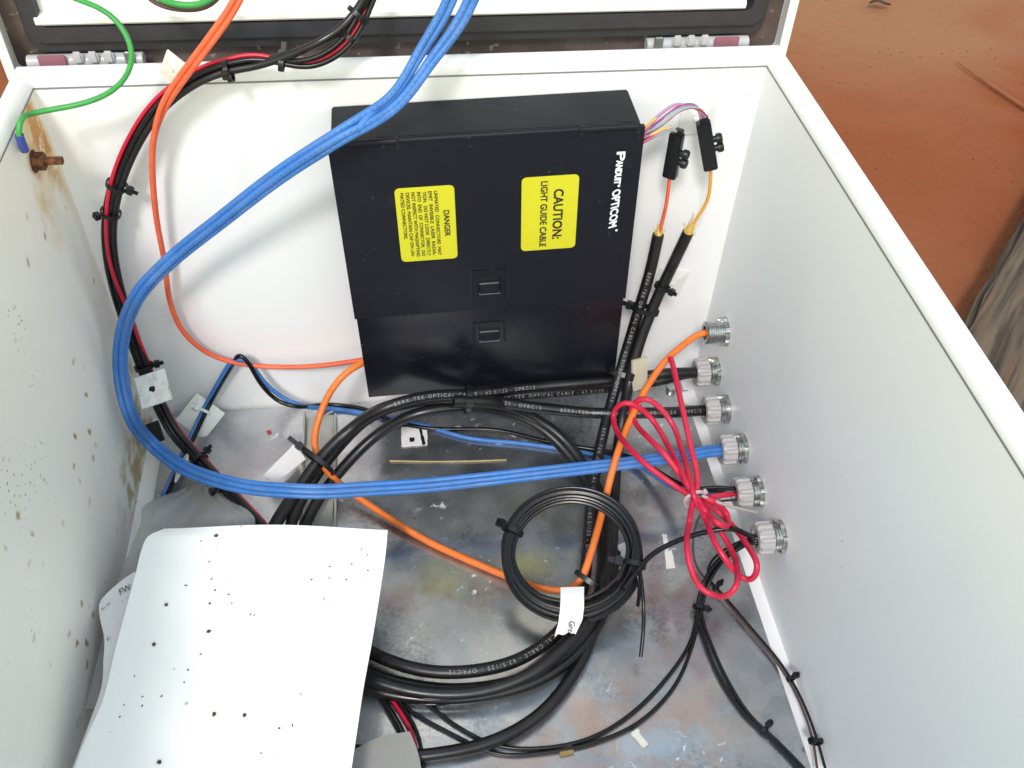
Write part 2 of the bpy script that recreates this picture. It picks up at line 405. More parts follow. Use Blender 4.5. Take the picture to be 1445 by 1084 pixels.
M = dict(
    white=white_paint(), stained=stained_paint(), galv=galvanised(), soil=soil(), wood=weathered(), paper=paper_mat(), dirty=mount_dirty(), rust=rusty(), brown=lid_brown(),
    lidwhite=mat('lid white paint', (0.80, 0.80, 0.79), 0.4, var=0.03, vscale=8),
    gasket=mat('black rubber seal', (0.030, 0.030, 0.036), 0.55, bump=0.2, bscale=400, var=0.3, vscale=60),
    boxblack=box_enamel('black textured enamel', (0.010, 0.0105, 0.0155), 0.42, 0.2),
    boxgloss=box_enamel('black smooth enamel', (0.006, 0.006, 0.010), 0.22, 0.4),
    plasticblack=mat('black nylon', (0.008, 0.008, 0.009), 0.36, var=0.25, vscale=90, spec=0.4),
    yellow=mat('yellow sticker', (0.64, 0.58, 0.018), 0.45, var=0.04, vscale=25),
    paleedge=mat('pale enamel edge', (0.13, 0.13, 0.145), 0.35), ink=mat('black ink', (0.02, 0.018, 0.012), 0.6), logo=mat('white print', (0.85, 0.85, 0.86), 0.5), cabprint=mat('worn white print', (0.28, 0.27, 0.27), 0.6),
    blue=jacket('blue cable jacket', (0.045, 0.178, 0.50), 0.42, 0.35),
    bluelug=mat('blue lug sleeve', (0.05, 0.08, 0.36), 0.4),
    orange=jacket('orange fibre jacket', (0.80, 0.125, 0.045), 0.45, 0.2),
    amber=jacket('amber cable jacket', (0.82, 0.185, 0.025), 0.40, 0.2),
    black=jacket('black cable jacket', (0.0085, 0.0068, 0.0072), 0.30, 0.06),
    thinblack=mat('thin black wire jacket', (0.007, 0.0065, 0.007), 0.27, var=0.3, vscale=60, bump=0.1, bscale=200, spec=0.4),
    red=mat('red wire jacket', (0.55, 0.008, 0.035), 0.35), crimson=jacket('crimson cord jacket', (0.62, 0.014, 0.055), 0.40, 0.15),
    green=jacket('green wire jacket', (0.035, 0.30, 0.055), 0.42, 0.2), brownwire=mat('brown wire jacket', (0.10, 0.045, 0.04), 0.4),
    whitewire=mat('pale grey wire', (0.40, 0.36, 0.34), 0.4),
    nylon=mat('natural white nylon', (0.78, 0.77, 0.72), 0.45, var=0.05, vscale=60), cream=mat('cream nylon', (0.70, 0.67, 0.58), 0.5, var=0.06, vscale=50),
    beige=mat('beige plastic', (0.55, 0.49, 0.36), 0.5, var=0.15, vscale=60),
    label=mat('white paper label', (0.80, 0.77, 0.74), 0.8, var=0.05, vscale=60, bump=0.1, bscale=200),
    grey=mat('light grey plastic', (0.44, 0.41, 0.405), 0.45, var=0.12, vscale=60, bump=0.1, bscale=200),
    zinc=mat('zinc plated steel', (0.52, 0.53, 0.51), 0.30, 1.0, var=0.3, vscale=110, bump=0.15, bscale=300),
    greycard=mat('grey card', (0.30, 0.285, 0.265), 0.7, var=0.12, vscale=30, bump=0.1, bscale=60),
    tapegrey=mat('painted steel channel', (0.42, 0.41, 0.36), 0.5, 0.2, var=0.2, vscale=30),
    aramid=mat('yellow aramid yarn', (0.75, 0.52, 0.16), 0.7), epoxy=mat('clear amber resin', (0.62, 0.42, 0.10), 0.3), straw=mat('dry straw', (0.50, 0.37, 0.18), 0.8, var=0.3, vscale=90),
    twig=mat('soil covered twig', (0.27, 0.09, 0.035), 0.9, var=0.3, vscale=40, bump=0.5, bscale=120), leaf=mat('dead leaf', (0.05, 0.03, 0.018), 0.9, var=0.3, vscale=60),
    pink=mat('pink hinge pad', (0.30, 0.12, 0.15), 0.6, var=0.2, vscale=80), clear=mat('milky plastic', (0.48, 0.46, 0.47), 0.3, var=0.15, vscale=90),
    hole=mat('dark cavity', (0.006, 0.006, 0.008), 0.5),
)
fib = [('pink', (0.55, 0.15, 0.30)), ('grey', (0.26, 0.29, 0.30)), ('lilac', (0.38, 0.24, 0.40)), ('red', (0.45, 0.03, 0.06)), ('yellow', (0.66, 0.52, 0.09)), ('aqua', (0.26, 0.40, 0.40)), ('purple', (0.28, 0.06, 0.26)), ('slate', (0.30, 0.31, 0.33))]
FM = {k: mat(k + ' fibre tube', c, 0.4) for k, c in fib}
def plastic_film():
    m = bpy.data.materials.new('grey plastic film'); m.use_nodes = True; n = m.node_tree; b = n.nodes['Principled BSDF']
    b.inputs['Base Color'].default_value = (0.42, 0.405, 0.385, 1); b.inputs['Roughness'].default_value = 0.32
    tr = n.nodes.new('ShaderNodeBsdfTransparent'); mx = n.nodes.new('ShaderNodeMixShader'); mx.inputs[0].default_value = 0.62
    n.links.new(tr.outputs[0], mx.inputs[1]); n.links.new(b.outputs[0], mx.inputs[2]); n.links.new(mx.outputs[0], n.nodes['Material Output'].inputs[0])
    return m
M['film'] = plastic_film()

# ---------------------------------------------------------------- setting
gm = MB()
N = 60
gv = []; gf = []
def gh(x, y):
    return 0.012 * math.sin(1.7 * x + 0.6) * math.cos(1.3 * y) + 0.006 * math.sin(4.1 * x + 2.3 * y)
xs = [-14 + 30 * i / N for i in range(N + 1)]
for j in range(N + 1):
    for i in range(N + 1):
        x = xs[i]; y = -14 + 30 * j / N
        near = 0 if (-1.0 < x < 1.0 and -1.6 < y < 0.8) else 1
        gv.append((x, y, GZ - 0.006 + gh(x, y) * near * 0.5))
for j in range(N):
    for i in range(N): a = j * (N + 1) + i; gf.append((a, a + 1, a + N + 2, a + N + 1))
tag(gm.add(gv, gf).build('ground', M['soil']), kind='structure')

def timber(name, p, q, wd, ht, label):
    """sawn timber from p to q lying on the ground, with chipped edges"""
    p, q = Vector(p), Vector(q); L = (q - p).length; t = thing(name, label, 'timber', p, (0, 0, math.atan2((q - p).y, (q - p).x) - math.pi / 2))
    bm = bmesh.new(); bmesh.ops.create_cube(bm, size=1)
    for v in bm.verts: v.co = Vector((v.co.x * wd, (v.co.y + 0.5) * L, (v.co.z + 0.5) * ht))
    bmesh.ops.bevel(bm, geom=list(bm.edges), offset=0.008, segments=2, affect='EDGES')
    bmesh.ops.subdivide_edges(bm, edges=[e for e in bm.edges if e.calc_length() > 0.1], cuts=24)
    for v in bm.verts: v.co += Vector((math.sin(v.co.y * 37) * 0.002 + random.uniform(-.0015, .0015), 0, math.sin(v.co.y * 23 + 1) * 0.002 + random.uniform(-.0015, .0015)))
    MB().bm(bm).build('beam', M['wood'], t)
    return t
tA = at(1357, 462, 'f', GZ + 0.055); tB = at(1445, 304, 'f', GZ + 0.055)
dv = (tB - tA).normalized(); nv = Vector((dv.y, -dv.x, 0))
wb = tA - dv * 0.55 + nv * 0.15; we = tB + dv * 0.9 + nv * 0.15
timber('timber_beam', (wb.x, wb.y, GZ - 0.004), (we.x, we.y, GZ - 0.004), 0.30, 0.059, 'weathered grey brown timber lying on red soil right of cabinet')
# dead leaf and twig on the soil
sv = [at(1350, 87, 'f', GZ + 0.004), at(1372, 104, 'f', GZ + 0.006), at(1400, 120, 'f', GZ + 0.004), at(1425, 139, 'f', GZ + 0.006), at(1470, 166, 'f', GZ + 0.004), at(1520, 200, 'f', GZ + 0.003)]
tag(MB().tube(spline(sv, 0.02), 0.0036, 7, rr=lambda t: 0.35 + 0.65 * min(1, t * 3) + 0.12 * math.sin(t * 40)).build('twig', M['twig']), 'thin soil covered twig lying across the red ground', 'twig')
c = at(1241, 8, 'f', GZ + 0.006)
lm = MB(); lv = []; lf = []
for k in range(9):
    u = k / 8; wd = 0.010 * math.sin(math.pi * u) + 0.001
    for sgn in (-1, 0, 1): lv.append(c + Vector(((u - .5) * 0.05, sgn * wd, 0.004 + 0.004 * abs(sgn) + 0.004 * math.sin(u * 5))))
for k in range(8):
    for q in (0, 1): a = k * 3 + q; lf.append((a, a + 1, a + 4, a + 3))
tag(lm.add(lv, lf).build('dead_leaf', M['leaf']), 'small dark dead leaf on the red soil above the cabinet', 'leaf')

# ---------------------------------------------------------------- cabinet
cab = thing('cabinet', 'open white steel cabinet with raised lid holding all cables', 'cabinet', (0, 0, 0))
t = 0.002
MB().box((0, 0, -0.002), (W, t, H)).build('back_wall', M['white'], cab)
MB().box((-t, -D, -0.002), (0, t, H)).build('left_wall', M['stained'], cab)
MB().box((W, -D, -0.002), (W + t, t, H)).build('right_wall', M['white'], cab)
MB().box((0, -D - t, -0.002), (W, -D, H)).build('front_wall', M['white'], cab)
MB().box((-t, -D - t, -0.005), (W + t, t, -0.002)).build('floor_pan', M['white'], cab)
# flared rain lip round the opening: a profile swept round the rectangle with mitred corners
LA, LC = 0.0092, 0.0122         # how far the lip flares outwards and upwards
prof = [(0.0, H + 0.0006)] + [(LA * (1 - math.cos(q)) ** 0.9, H + 0.0006 + LC * math.sin(q) ** 0.95) for q in [R(9 * k) for k in range(1, 10)]]
prof += [(LA + 0.0004, H + LC + 0.0009), (LA + 0.0018, H + LC + 0.0004), (LA + 0.0027, H + LC - 0.0012), (LA + 0.0029, H + LC - 0.004), (LA + 0.0029, H - 0.02), (0.0030, H - 0.02), (0.0030, H - 0.0012), (0.0, H - 0.0008)]
cor = [((W, 0), (1, 1)), ((0, 0), (-1, 1)), ((0, -D), (-1, -1)), ((W, -D), (1, -1))]
lv = []; lf = []
for (cx, cy), (sx, sy) in cor:
    for o, z in prof: lv.append((cx + sx * o, cy + sy * o, z))
k = len(prof)
for i in range(4):
    for j in range(k): lf.append((i * k + j, i * k + (j + 1) % k, ((i + 1) % 4) * k + (j + 1) % k, ((i + 1) % 4) * k + j))
MB().add(lv, lf).build('rim_lip', M['white'], cab, ang=40)
# dark joint where the lip meets the walls
jv = []; jf = []
for (cx, cy), (sx, sy) in cor:
    for o, z in ((-0.0003, H - 0.0013), (-0.0003, H + 0.0003)): jv.append((cx + sx * o, cy + sy * o, z))
for i in range(4): a, b = i * 2, ((i + 1) % 4) * 2; jf.append((a, a + 1, b + 1, b))
MB().add(jv, jf).build('lip_joint', mat('joint sealant', (0.22, 0.225, 0.23), 0.7), cab)
# galvanised mounting plate with a notch and round hole at the far right corner
hx, hy = at(960, 562, 'f', PT).x, at(960, 562, 'f', PT).y
px0, px1, py0, py1 = 0.0185, 0.585, -0.835, -0.0035
poly = [(px0, py1), (px0, py0), (px1, py0)]
poly += [(px1, hy - 0.012)]
for kk in range(9):
    a = R(-90 + 22.5 * kk) if False else R(270 - 22.5 * kk)
    poly.append((hx + 0.0125 * math.cos(a), hy + 0.012 * math.sin(a)) if 180 <= math.degrees(a) <= 270 and False else (hx + 0.012 + 0.0125 * math.cos(a), hy + 0.012 * math.sin(a)))
poly += [(px1, hy + 0.012), (px1, py1)]
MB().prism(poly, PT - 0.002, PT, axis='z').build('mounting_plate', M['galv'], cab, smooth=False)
st = at(946, 551, 'f', PT)
MB().lathe([(0.0, 0.006), (0.0045, 0.006), (0.0055, 0.0045), (0.0055, 0.0)], 12, Matrix.Translation(st) @ Matrix.Rotation(R(-90), 4, 'Y')).build('stud_nut', M['zinc'], cab)

# lid, hinged at the back, standing open
lid = MB(); lx0, lx1, lz0, lz1, ly = -0.026, 0.6255, 0.379, 1.16, 0.048
lid.box((lx0, ly, lz0), (lx1, ly + 0.002, lz1))
lido = lid.build('lid', M['lidwhite'], cab)
fo = MB(); o1 = rrect(lx0, lx1, lz0, lz1, 0.003, 2); i1 = rrect(lx0 + 0.0022, lx1 - 0.0022, lz0 + 0.0022, lz1 - 0.0022, 0.002, 2)
fo.add(*ring(o1, i1, ly - 0.001, ly - 0.024)); i2 = rrect(lx0 + 0.0075, lx1 - 0.0075, lz0 + 0.0022, lz1 - 0.0075, 0.002, 2)
fo.add(*ring(o1, i2, ly - 0.0225, ly - 0.0242))
fo.build('lid_flange', M['lidwhite'], lido)
br = MB(); br.add(*ring(rrect(lx0 + 0.004, lx1 - 0.004, lz0 + 0.004, lz1 - 0.004, 0.004), rrect(lx0 + 0.05, lx1 - 0.05, lz0 + 0.064, lz1 - 0.05, 0.004), ly - 0.0005, ly - 0.0035)); br.build('seal_bed', M['brown'], lido)
gk = MB(); gk.add(*ring(rrect(lx0 + 0.021, lx1 - 0.021, lz0 + 0.020, lz1 - 0.02, 0.012), rrect(lx0 + 0.036, lx1 - 0.036, lz0 + 0.042, lz1 - 0.035, 0.006), ly - 0.0035, ly - 0.012))
gk.add(*ring(rrect(lx0 + 0.025, lx1 - 0.025, lz0 + 0.0295, lz1 - 0.024, 0.010), rrect(lx0 + 0.036, lx1 - 0.036, lz0 + 0.042, lz1 - 0.035, 0.006), ly - 0.012, ly - 0.0165))
gk.build('gasket', M['gasket'], lido)
ix0, ix1, z = lx0 + 0.037, lx1 - 0.037, lz0 + 0.0435
for k in range(9):
    prof = [(ly - 0.0038, z), (ly - 0.016, z), (ly - 0.018, z + 0.002), (ly - 0.018, z + 0.0055), (ly - 0.016, z + 0.0075), (ly - 0.007, z + 0.008), (ly - 0.007, z + 0.030), (ly - 0.0038, z + 0.030)]
    a = ix0 - (0.004 if k == 0 else 0); MB().prism(prof, a, ix1 - (0.0 if k else 0.006), axis='x').build('rib', M['lidwhite'], lido)
    z += 0.032 if k else 0.0315
# hinges in the gap between lid and rim
for sx, nm in ((at(120, 80, 'b', -0.03).x, 'l'), (at(985, 55, 'b', -0.03).x, 'r')):
    sgn = -1 if nm == 'l' else 1
    hz = H + 0.0062
    hb = MB().tube([Vector((sx - 0.045, 0.031, hz)), Vector((sx + 0.045, 0.031, hz))], 0.0058, 12).build('hinge', M['clear'], cab)
    MB().box((sx + sgn * 0.024 - 0.011, 0.0235, hz - 0.002), (sx + sgn * 0.024 + 0.011, 0.026, hz + 0.0085), bev=0.001).build('hinge_pad', M['pink'], hb)
    MB().box((sx - sgn * 0.036 - 0.004, 0.0235, hz - 0.004), (sx - sgn * 0.036 + 0.004, 0.0265, hz + 0.010), bev=0.001).build('hinge_clip', M['zinc'], hb)
    for q in range(3):
        x = sx - sgn * (0.02 - q * 0.012); MB().box((x - 0.004, 0.0225, hz + 0.001), (x + 0.004, 0.026, hz + 0.011), Matrix.Translation((0, 0, 0)), bev=0.0015).build('hinge_knuckle', M['clear'], hb)
# under-rim strip behind the back lip
MB().box((0.0, 0.0165, H - 0.02), (W, 0.0185, H + 0.005)).build('hinge_leaf', M['lidwhite'], cab)

# rusty earth bolt on the left wall
bo = at(48, 228, 'l', 0.0)
eb = thing('earth_bolt', 'rusty bolt and nut sticking out of left wall', 'bolt', bo)
hexr = 0.0072
MB().prism([(hexr * math.cos(R(60 * q)), hexr * math.sin(R(60 * q))) for q in range(6)], 0.0005, 0.008, axis='x').build('nut', M['rust'], eb)
MB().lathe([(0.0, 0.0215), (0.0030, 0.0215), (0.0035, 0.0208)] + [(0.0035 - 0.0005 * (q % 2), 0.0205 - 0.0009 * q) for q in range(15)], 12).build('threaded_shank', M['rust'], eb)
MB().lathe([(0.009, 0.0), (0.009, 0.0004), (0.0, 0.0004)], 20).build('washer', M['rust'], eb)

# ---------------------------------------------------------------- fibre box on the back wall
FO = Vector((0.2367, -0.001, 0.0707)); TH = R(-1.6)
fb = thing('fibre_box', 'black fibre patch box with two yellow stickers on back wall', 'fibre box', FO, (0, TH, 0))
FW_, FH, FD, SPL = 0.2535, 0.2925, 0.058, 0.1065
FMi = (Matrix.Translation(FO) @ Matrix.Rotation(TH, 4, 'Y')).inverted()
def fl(px, py, d=0.062): return FMi @ at(px, py, 'b', d)
MB().box((0.0015, -FD + 0.004, 0.0), (FW_ - 0.0015, 0, FH), bev=0.0012).build('housing', M['boxblack'], fb)
# latches: opening in the covers with pocket and tongue
def latch_cells(px, py, hw=0.0125, hh=0.0155):
    c = fl(px, py); return c
c1, c2 = fl(691, 405), fl(691, 473)
d0, d1 = -FD + 0.0038, -FD - 0.001
MB().slab([-0.0012, c1.x - 0.0105, c1.x + 0.0105, FW_ + 0.0012], [SPL + 0.001, c1.z - 0.0118, c1.z + 0.0105, FH - 0.0015], {(1, 1)}, d0, d1).build('hinged_door', M['boxblack'], fb, smooth=False)
MB().slab([0.0005, c2.x - 0.0100, c2.x + 0.0100, FW_ - 0.0005], [0.0, c2.z - 0.0105, c2.z + 0.0100, SPL], {(1, 1)}, d0, d1 + 0.0012).build('lower_cover', M['boxgloss'], fb, smooth=False)
# rolled top edge of the door
MB().tube([Vector((0.014, d1 + 0.0025, FH - 0.0015)), Vector((FW_ - 0.014, d1 + 0.0025, FH - 0.0015))], 0.0028, 12).build('rolled_edge', M['boxblack'], fb)
for hx0 in (fl(517, 203).x, fl(860, 187).x):
    hg = MB()
    hg.tube([Vector((hx0 - 0.024, d1 + 0.001, FH - 0.001)), Vector((hx0 + 0.024, d1 + 0.001, FH - 0.001))], 0.0030, 12)
    ho = hg.build('hinge', M['boxblack'], fb)
    MB().box((hx0 - 0.008, d1 - 0.0009, FH - 0.0088), (hx0 + 0.008, d1 + 0.004, FH + 0.0018), bev=0.0008).build('hinge_tab', M['boxblack'], ho)
    for q in (-0.0245, 0.0225): MB().box((hx0 + q, d1 - 0.0013, FH - 0.0075), (hx0 + q + 0.0032, d1 + 0.004, FH + 0.0016), bev=0.0005).build('hinge_stop', M['hole'], ho)
for c, hw, hh, up in ((c1, 0.0155, 0.0195, 1), (c2, 0.0145, 0.0155, 0)):
    yy = d1 if up else d1 + 0.0012
    la = MB()
    # slot round the latch tongue: thin raised lips left, right and above
    for sx in (-1, 1): la.box((c.x + sx * hw - 0.0007, yy - 0.0009, c.z - hh * 0.85), (c.x + sx * hw + 0.0007, yy + 0.0005, c.z + hh), bev=0.0003)
    la.box((c.x - hw + 0.0007, yy - 0.0011, c.z + hh - 0.0016), (c.x + hw - 0.0007, yy + 0.0005, c.z + hh - 0.0001), bev=0.0003)
    if up:
        for sx in (-0.55, 0.92): la.box((c.x + sx * hw - 0.0006, yy - 0.0011, c.z + hh + 0.0002), (c.x + sx * hw + 0.0006, yy + 0.0005, c.z + hh + 0.0045), bev=0.0002)
    lo = la.build('latch', M['boxblack'], fb, smooth=False)
    ls = MB()
    for sx in (-1, 1): ls.box((c.x + sx * (hw + 0.0014) - 0.0007, yy - 0.0002, c.z - hh * 0.9), (c.x + sx * (hw + 0.0014) + 0.0007, yy + 0.0003, c.z + hh + 0.0012))
    ls.box((c.x - hw - 0.0006, yy - 0.0002, c.z + hh + 0.0003), (c.x + hw + 0.0006, yy + 0.0003, c.z + hh + 0.0018))
    ls.build('latch_slot', M['hole'], lo, smooth=False)
    MB().box((c.x - 0.0120, -FD + 0.0037, c.z - 0.0125), (c.x + 0.0120, -FD + 0.0031, c.z + 0.0120)).build('latch_pocket', M['hole'], lo)
    for zz, w_ in ((0.0002, 0.0090), (-0.0106, 0.0098)): MB().box((c.x - w_, d1 + (0.0018 if zz > 0 else -0.0002), c.z + zz), (c.x + w_, d1 + 0.0032, c.z + zz + 0.0008)).build('latch_edge', M['paleedge'], lo)  # pale bars along the tongue edges, lighter than the enamel
    MB().prism([(d1 + 0.0042, c.z - 0.0104), (d1 + 0.0003, c.z - 0.0098), (d1 + 0.0003, c.z - 0.0088), (d1 + 0.0030, c.z + 0.0002), (d1 + 0.0042, c.z + 0.0010)], c.x - 0.0094, c.x + 0.0092, axis='x').build('latch_tongue', M['boxgloss'], lo, smooth=False)
# stickers, lettering reads downwards
def sticker(quad, lines, label):
    ps = [fl(*q) for q in quad]          # tl, tr, br, bl
    x0 = (ps[0].x + ps[3].x) / 2; x1 = (ps[1].x + ps[2].x) / 2; z1 = (ps[0].z + ps[1].z) / 2; z0 = (ps[2].z + ps[3].z) / 2
    s = MB().prism(rrect(x0, x1, z0, z1, 0.0042, 6), d1 - 0.0001, d1 - 0.0005).build('sticker', M['yellow'], fb, smooth=False)
    s['label'] = label
    wd, ht = x1 - x0, z1 - z0
    for txt, u, v0, v1, cap, bold in lines:   # u = left-right place of the baseline, v0..v1 = span downwards
        v, f = text_geo(txt, 1.0, 0.0)
        ax = min(p.x for p in v); bx = max(p.x for p in v); hi = max(p.y for p in v)
        k = (v1 - v0) * ht / (bx - ax); ky = cap * wd / hi
        v2 = [Vector((x0 + u * wd + p.y * ky, d1 - 0.0007, z1 - v0 * ht - (p.x - ax) * k)) for p in v]
        if bold: 
            b = MB()
            for dx, dz in ((0, 0), (bold, 0), (0, bold), (bold, bold)): b.add([q + Vector((dx, -0.00001 * (dx > 0) - 0.00002 * (dz > 0), dz)) for q in v2], f)
            b.build('lettering', M['ink'], s, smooth=False)
        else: MB().add(v2, f).build('lettering', M['ink'], s, smooth=False)
sticker([(555, 268), (640, 263), (647, 366), (568, 371)], [
    ('DANGER', 0.795, 0.325, 0.675, 0.095, 0.00035), ('UNMATED  CONNECTORS  MAY', 0.655, 0.06, 0.935, 0.058, 0.0002), ('EMIT  INVISIBLE  LASER  RADIA-', 0.56, 0.06, 0.935, 0.058, 0.0002),
    ('TION.  DO NOT LOOK  DIRECTLY', 0.465, 0.06, 0.935, 0.058, 0.0002), ('INTO  END  OF  CONNECTOR.  DO', 0.37, 0.06, 0.935, 0.058, 0.0002), ('NOT INSPECT WITH MAGNIFYING', 0.275, 0.06, 0.935, 0.058, 0.0002),
    ('DEVICES. MAINTAIN CAP ON UN-', 0.18, 0.06, 0.935, 0.058, 0.0002), ('MATED CONNECTORS.', 0.085, 0.06, 0.68, 0.058, 0.0002)], 'yellow sticker headed DANGER, full of small print')
sticker([(737, 252), (820, 248), (810, 351), (735, 356)], [('CAUTION:', 0.565, 0.18, 0.855, 0.165, 0.0006), ('LIGHT GUIDE CABLE', 0.335, 0.065, 0.955, 0.115, 0.0004)], 'yellow sticker reading CAUTION: LIGHT GUIDE CABLE')
# white wordmark printed down the right side
lg = MB()
def down_text(txt, pa, pb, height, bold, shear=0.0, first=None):
    a, b = fl(*pa), fl(*pb); L = (b - a).length; dirv = (b - a) / L; up = Vector((-dirv.z, 0, dirv.x)); up = up if up.x > 0 else -up
    v, f = text_geo(txt, 1.0, 0.0, shear, spacing=1.0)
    ax = min(p.x for p in v); bx = max(p.x for p in v); hi = max(p.y for p in v)
    for p in v: pass
    for q, (ox, oz) in enumerate(((0, 0), (bold, 0), (-bold, 0), (0, bold), (0, -bold), (bold * .7, bold * .7), (-bold * .7, bold * .7), (bold * .7, -bold * .7), (-bold * .7, -bold * .7))):
        lg.add([a + dirv * ((p.x - ax) * L / (bx - ax)) + up * (p.y / hi * height) + Vector((ox, -0.0001 - 0.00001 * q, oz)) for p in v], f)
for tx, pa, pb, hh_, sh in (('P', (871, 215), (870, 227), 0.0066, 0), ('ANDUIT', (870.3, 227), (866.5, 260), 0.0052, 0), ('.', (872.5, 261), (872, 263.5), 0.0014, 0), ('OPTICOM', (865, 268), (859, 322), 0.0066, -0.3), ('.', (869, 324), (868.6, 326), 0.0014, 0)):
    down_text(tx, pa, pb, hh_, 0.0004, sh)
lg.build('wordmark', M['logo'], fb, smooth=False)

# ---------------------------------------------------------------- cables
PATHS = {}
def cable(name, label, cat, pts, r, m, group=None, seg=12, step=0.004, key=None, raw=False, parent=None, smooth_pts=None):
    p = smooth_pts if smooth_pts else spline(way(pts), step)
    o = MB().tube(p, r, seg).build(name, m, parent)
    if not parent: tag(o, label, cat, group)
    if key: PATHS[key] = p
    return o

def offset_path(p, off, twist=0.0, phase=0.0, bias=None):
    """a strand beside path p: off = distance, wound slowly round it"""
    T, N = frames(p); out = []; s = 0
    for i in range(len(p)):
        if i: s += (p[i] - p[i - 1]).length
        o = off(s) if callable(off) else off
        a = phase + twist * s; B = T[i].cross(N[i]); out.append(p[i] + (N[i] * math.cos(a) + B * math.sin(a)) * o)
    return out

def lettering(p, r, txt, size, start, m, parent, side=0.0, name='printed_lettering', rev=False, reps=1, gap=0.03):
    """print along a cable, on the side that is seen from above and in front"""
    if rev: p = list(reversed(p))
    v, f = text_geo(txt, size, spacing=1.45); ax = min(q.x for q in v); bx = max(q.x for q in v); hi = max(q.y for q in v)
    cum = [0]
    for i in range(1, len(p)): cum.append(cum[-1] + (p[i] - p[i - 1]).length)
    mb = MB()
    if isinstance(start, Vector): start = cum[min(range(len(p)), key=lambda j: (p[j] - start).length)]
    for k in range(reps):
        s0 = start + k * (bx - ax + gap)
        out = []
        ok = True
        for q in v:
            s = s0 + q.x - ax
            if s >= cum[-1] - 1e-4: ok = False; break
            i = max(1, next(j for j in range(1, len(cum)) if cum[j] >= s)); u = (s - cum[i - 1]) / (cum[i] - cum[i - 1])
            c = p[i - 1].lerp(p[i], u)
            a0 = p[max(0, i - 3)]; a1 = p[min(len(p) - 1, i + 2)]; T = (a1 - a0).normalized()
            vw = (CAM - c).normalized(); n = (vw - T * vw.dot(T)).normalized(); B = n.cross(T)
            a = (q.y - hi / 2) / r + side
            out.append(c + (n * math.cos(a) + B * math.sin(a)) * (r + 0.00018))
        if ok: MB().add(out, f).build(name, m, parent, smooth=False)

def ticks(p, r, m, parent, s0, s1, side, size=0.0012):
    """a faint row of print too small to read"""
    mb = MB(); s = 0
    nxt = s0
    for i in range(1, len(p) - 1):
        s += (p[i] - p[i - 1]).length
        while nxt < s and nxt < s1:
            T = (p[i + 1] - p[i - 1]).normalized(); vw = (CAM - p[i]).normalized(); n = (vw - T * vw.dot(T)).normalized(); B = n.cross(T)
            h = random.uniform(0.6, 1.0) * size; l = random.uniform(0.0004, 0.0010)
            for ph in ((-1, 1) if random.random() < .5 else (1,)):
                q = []
                for (da, dl) in ((-h / 2, 0), (h / 2 * ph * 0.8, 0), (h / 2, l), (-h / 2, l)):
                    a = da / r + side; q.append(p[i] + T * dl + (n * math.cos(a) + B * math.sin(a)) * (r + 0.0002))
                mb.add(q, [(0, 1, 2, 3)])
            nxt += random.choice((0.0016, 0.0018, 0.0021, 0.0034))
    mb.build('printed_marks', m, parent, smooth=False)

def tie(label, key_or_path, pt, ra, rb=None, wid=0.0036, head=0.0, tail=0.006, m=None, offs=Vector((0, 0, 0)), hs=1.0, cat='cable tie'):
    """nylon cable tie strapped round a path at the point nearest pt; head = angle of its lock round the bundle"""
    p = PATHS[key_or_path] if isinstance(key_or_path, str) else key_or_path
    m = m or M['plasticblack']; rb = rb or ra
    i = min(range(len(p)), key=lambda j: (p[j] - pt).length); i = min(max(i, 2), len(p) - 3)
    T = (p[i + 2] - p[i - 2]).normalized(); c = p[i] + offs
    vw = (CAM - c).normalized(); n = (vw - T * vw.dot(T)).normalized(); B = n.cross(T)   # n faces the viewer's side, B across
    e = thing('cable_tie', label, cat, c)
    th = 0.0011; seg = 28; v = []; f = []
    for k in range(seg):
        a = 2 * math.pi * k / seg
        for (dr, dt) in ((0, -wid / 2), (th, -wid / 2), (th, wid / 2), (0, wid / 2)):
            v.append(n * math.cos(a) * (ra + dr) + B * math.sin(a) * (rb + dr) + T * dt)
    for k in range(seg):
        l = (k + 1) % seg
        for q in range(4): f.append((k * 4 + q, k * 4 + (q + 1) % 4, l * 4 + (q + 1) % 4, l * 4 + q))
    MB().add(v, f).build('strap', m, e, ang=50)
    d = (n * math.cos(head) + B * math.sin(head)); tg = (-n * math.sin(head) + B * math.cos(head))
    rad = (ra * abs(math.cos(head)) + rb * abs(math.sin(head))) + 0.0024 * hs
    X = Matrix((( tg.x, d.x, T.x), (tg.y, d.y, T.y), (tg.z, d.z, T.z))).to_4x4(); X.translation = d * rad
    hb = MB().box((-0.0032 * hs, -0.0026 * hs, -wid / 2 - 0.0012 * hs), (0.0032 * hs, 0.0026 * hs, wid / 2 + 0.0012 * hs), X, bev=0.0006 * hs)
    hb.build('lock_head', m, e)
    if tail: MB().box((-0.0006, 0.0026 * hs, -wid / 2), (0.0006, 0.0026 * hs + tail, wid / 2), X, bev=0.0003).build('tail', m, e)
    return e

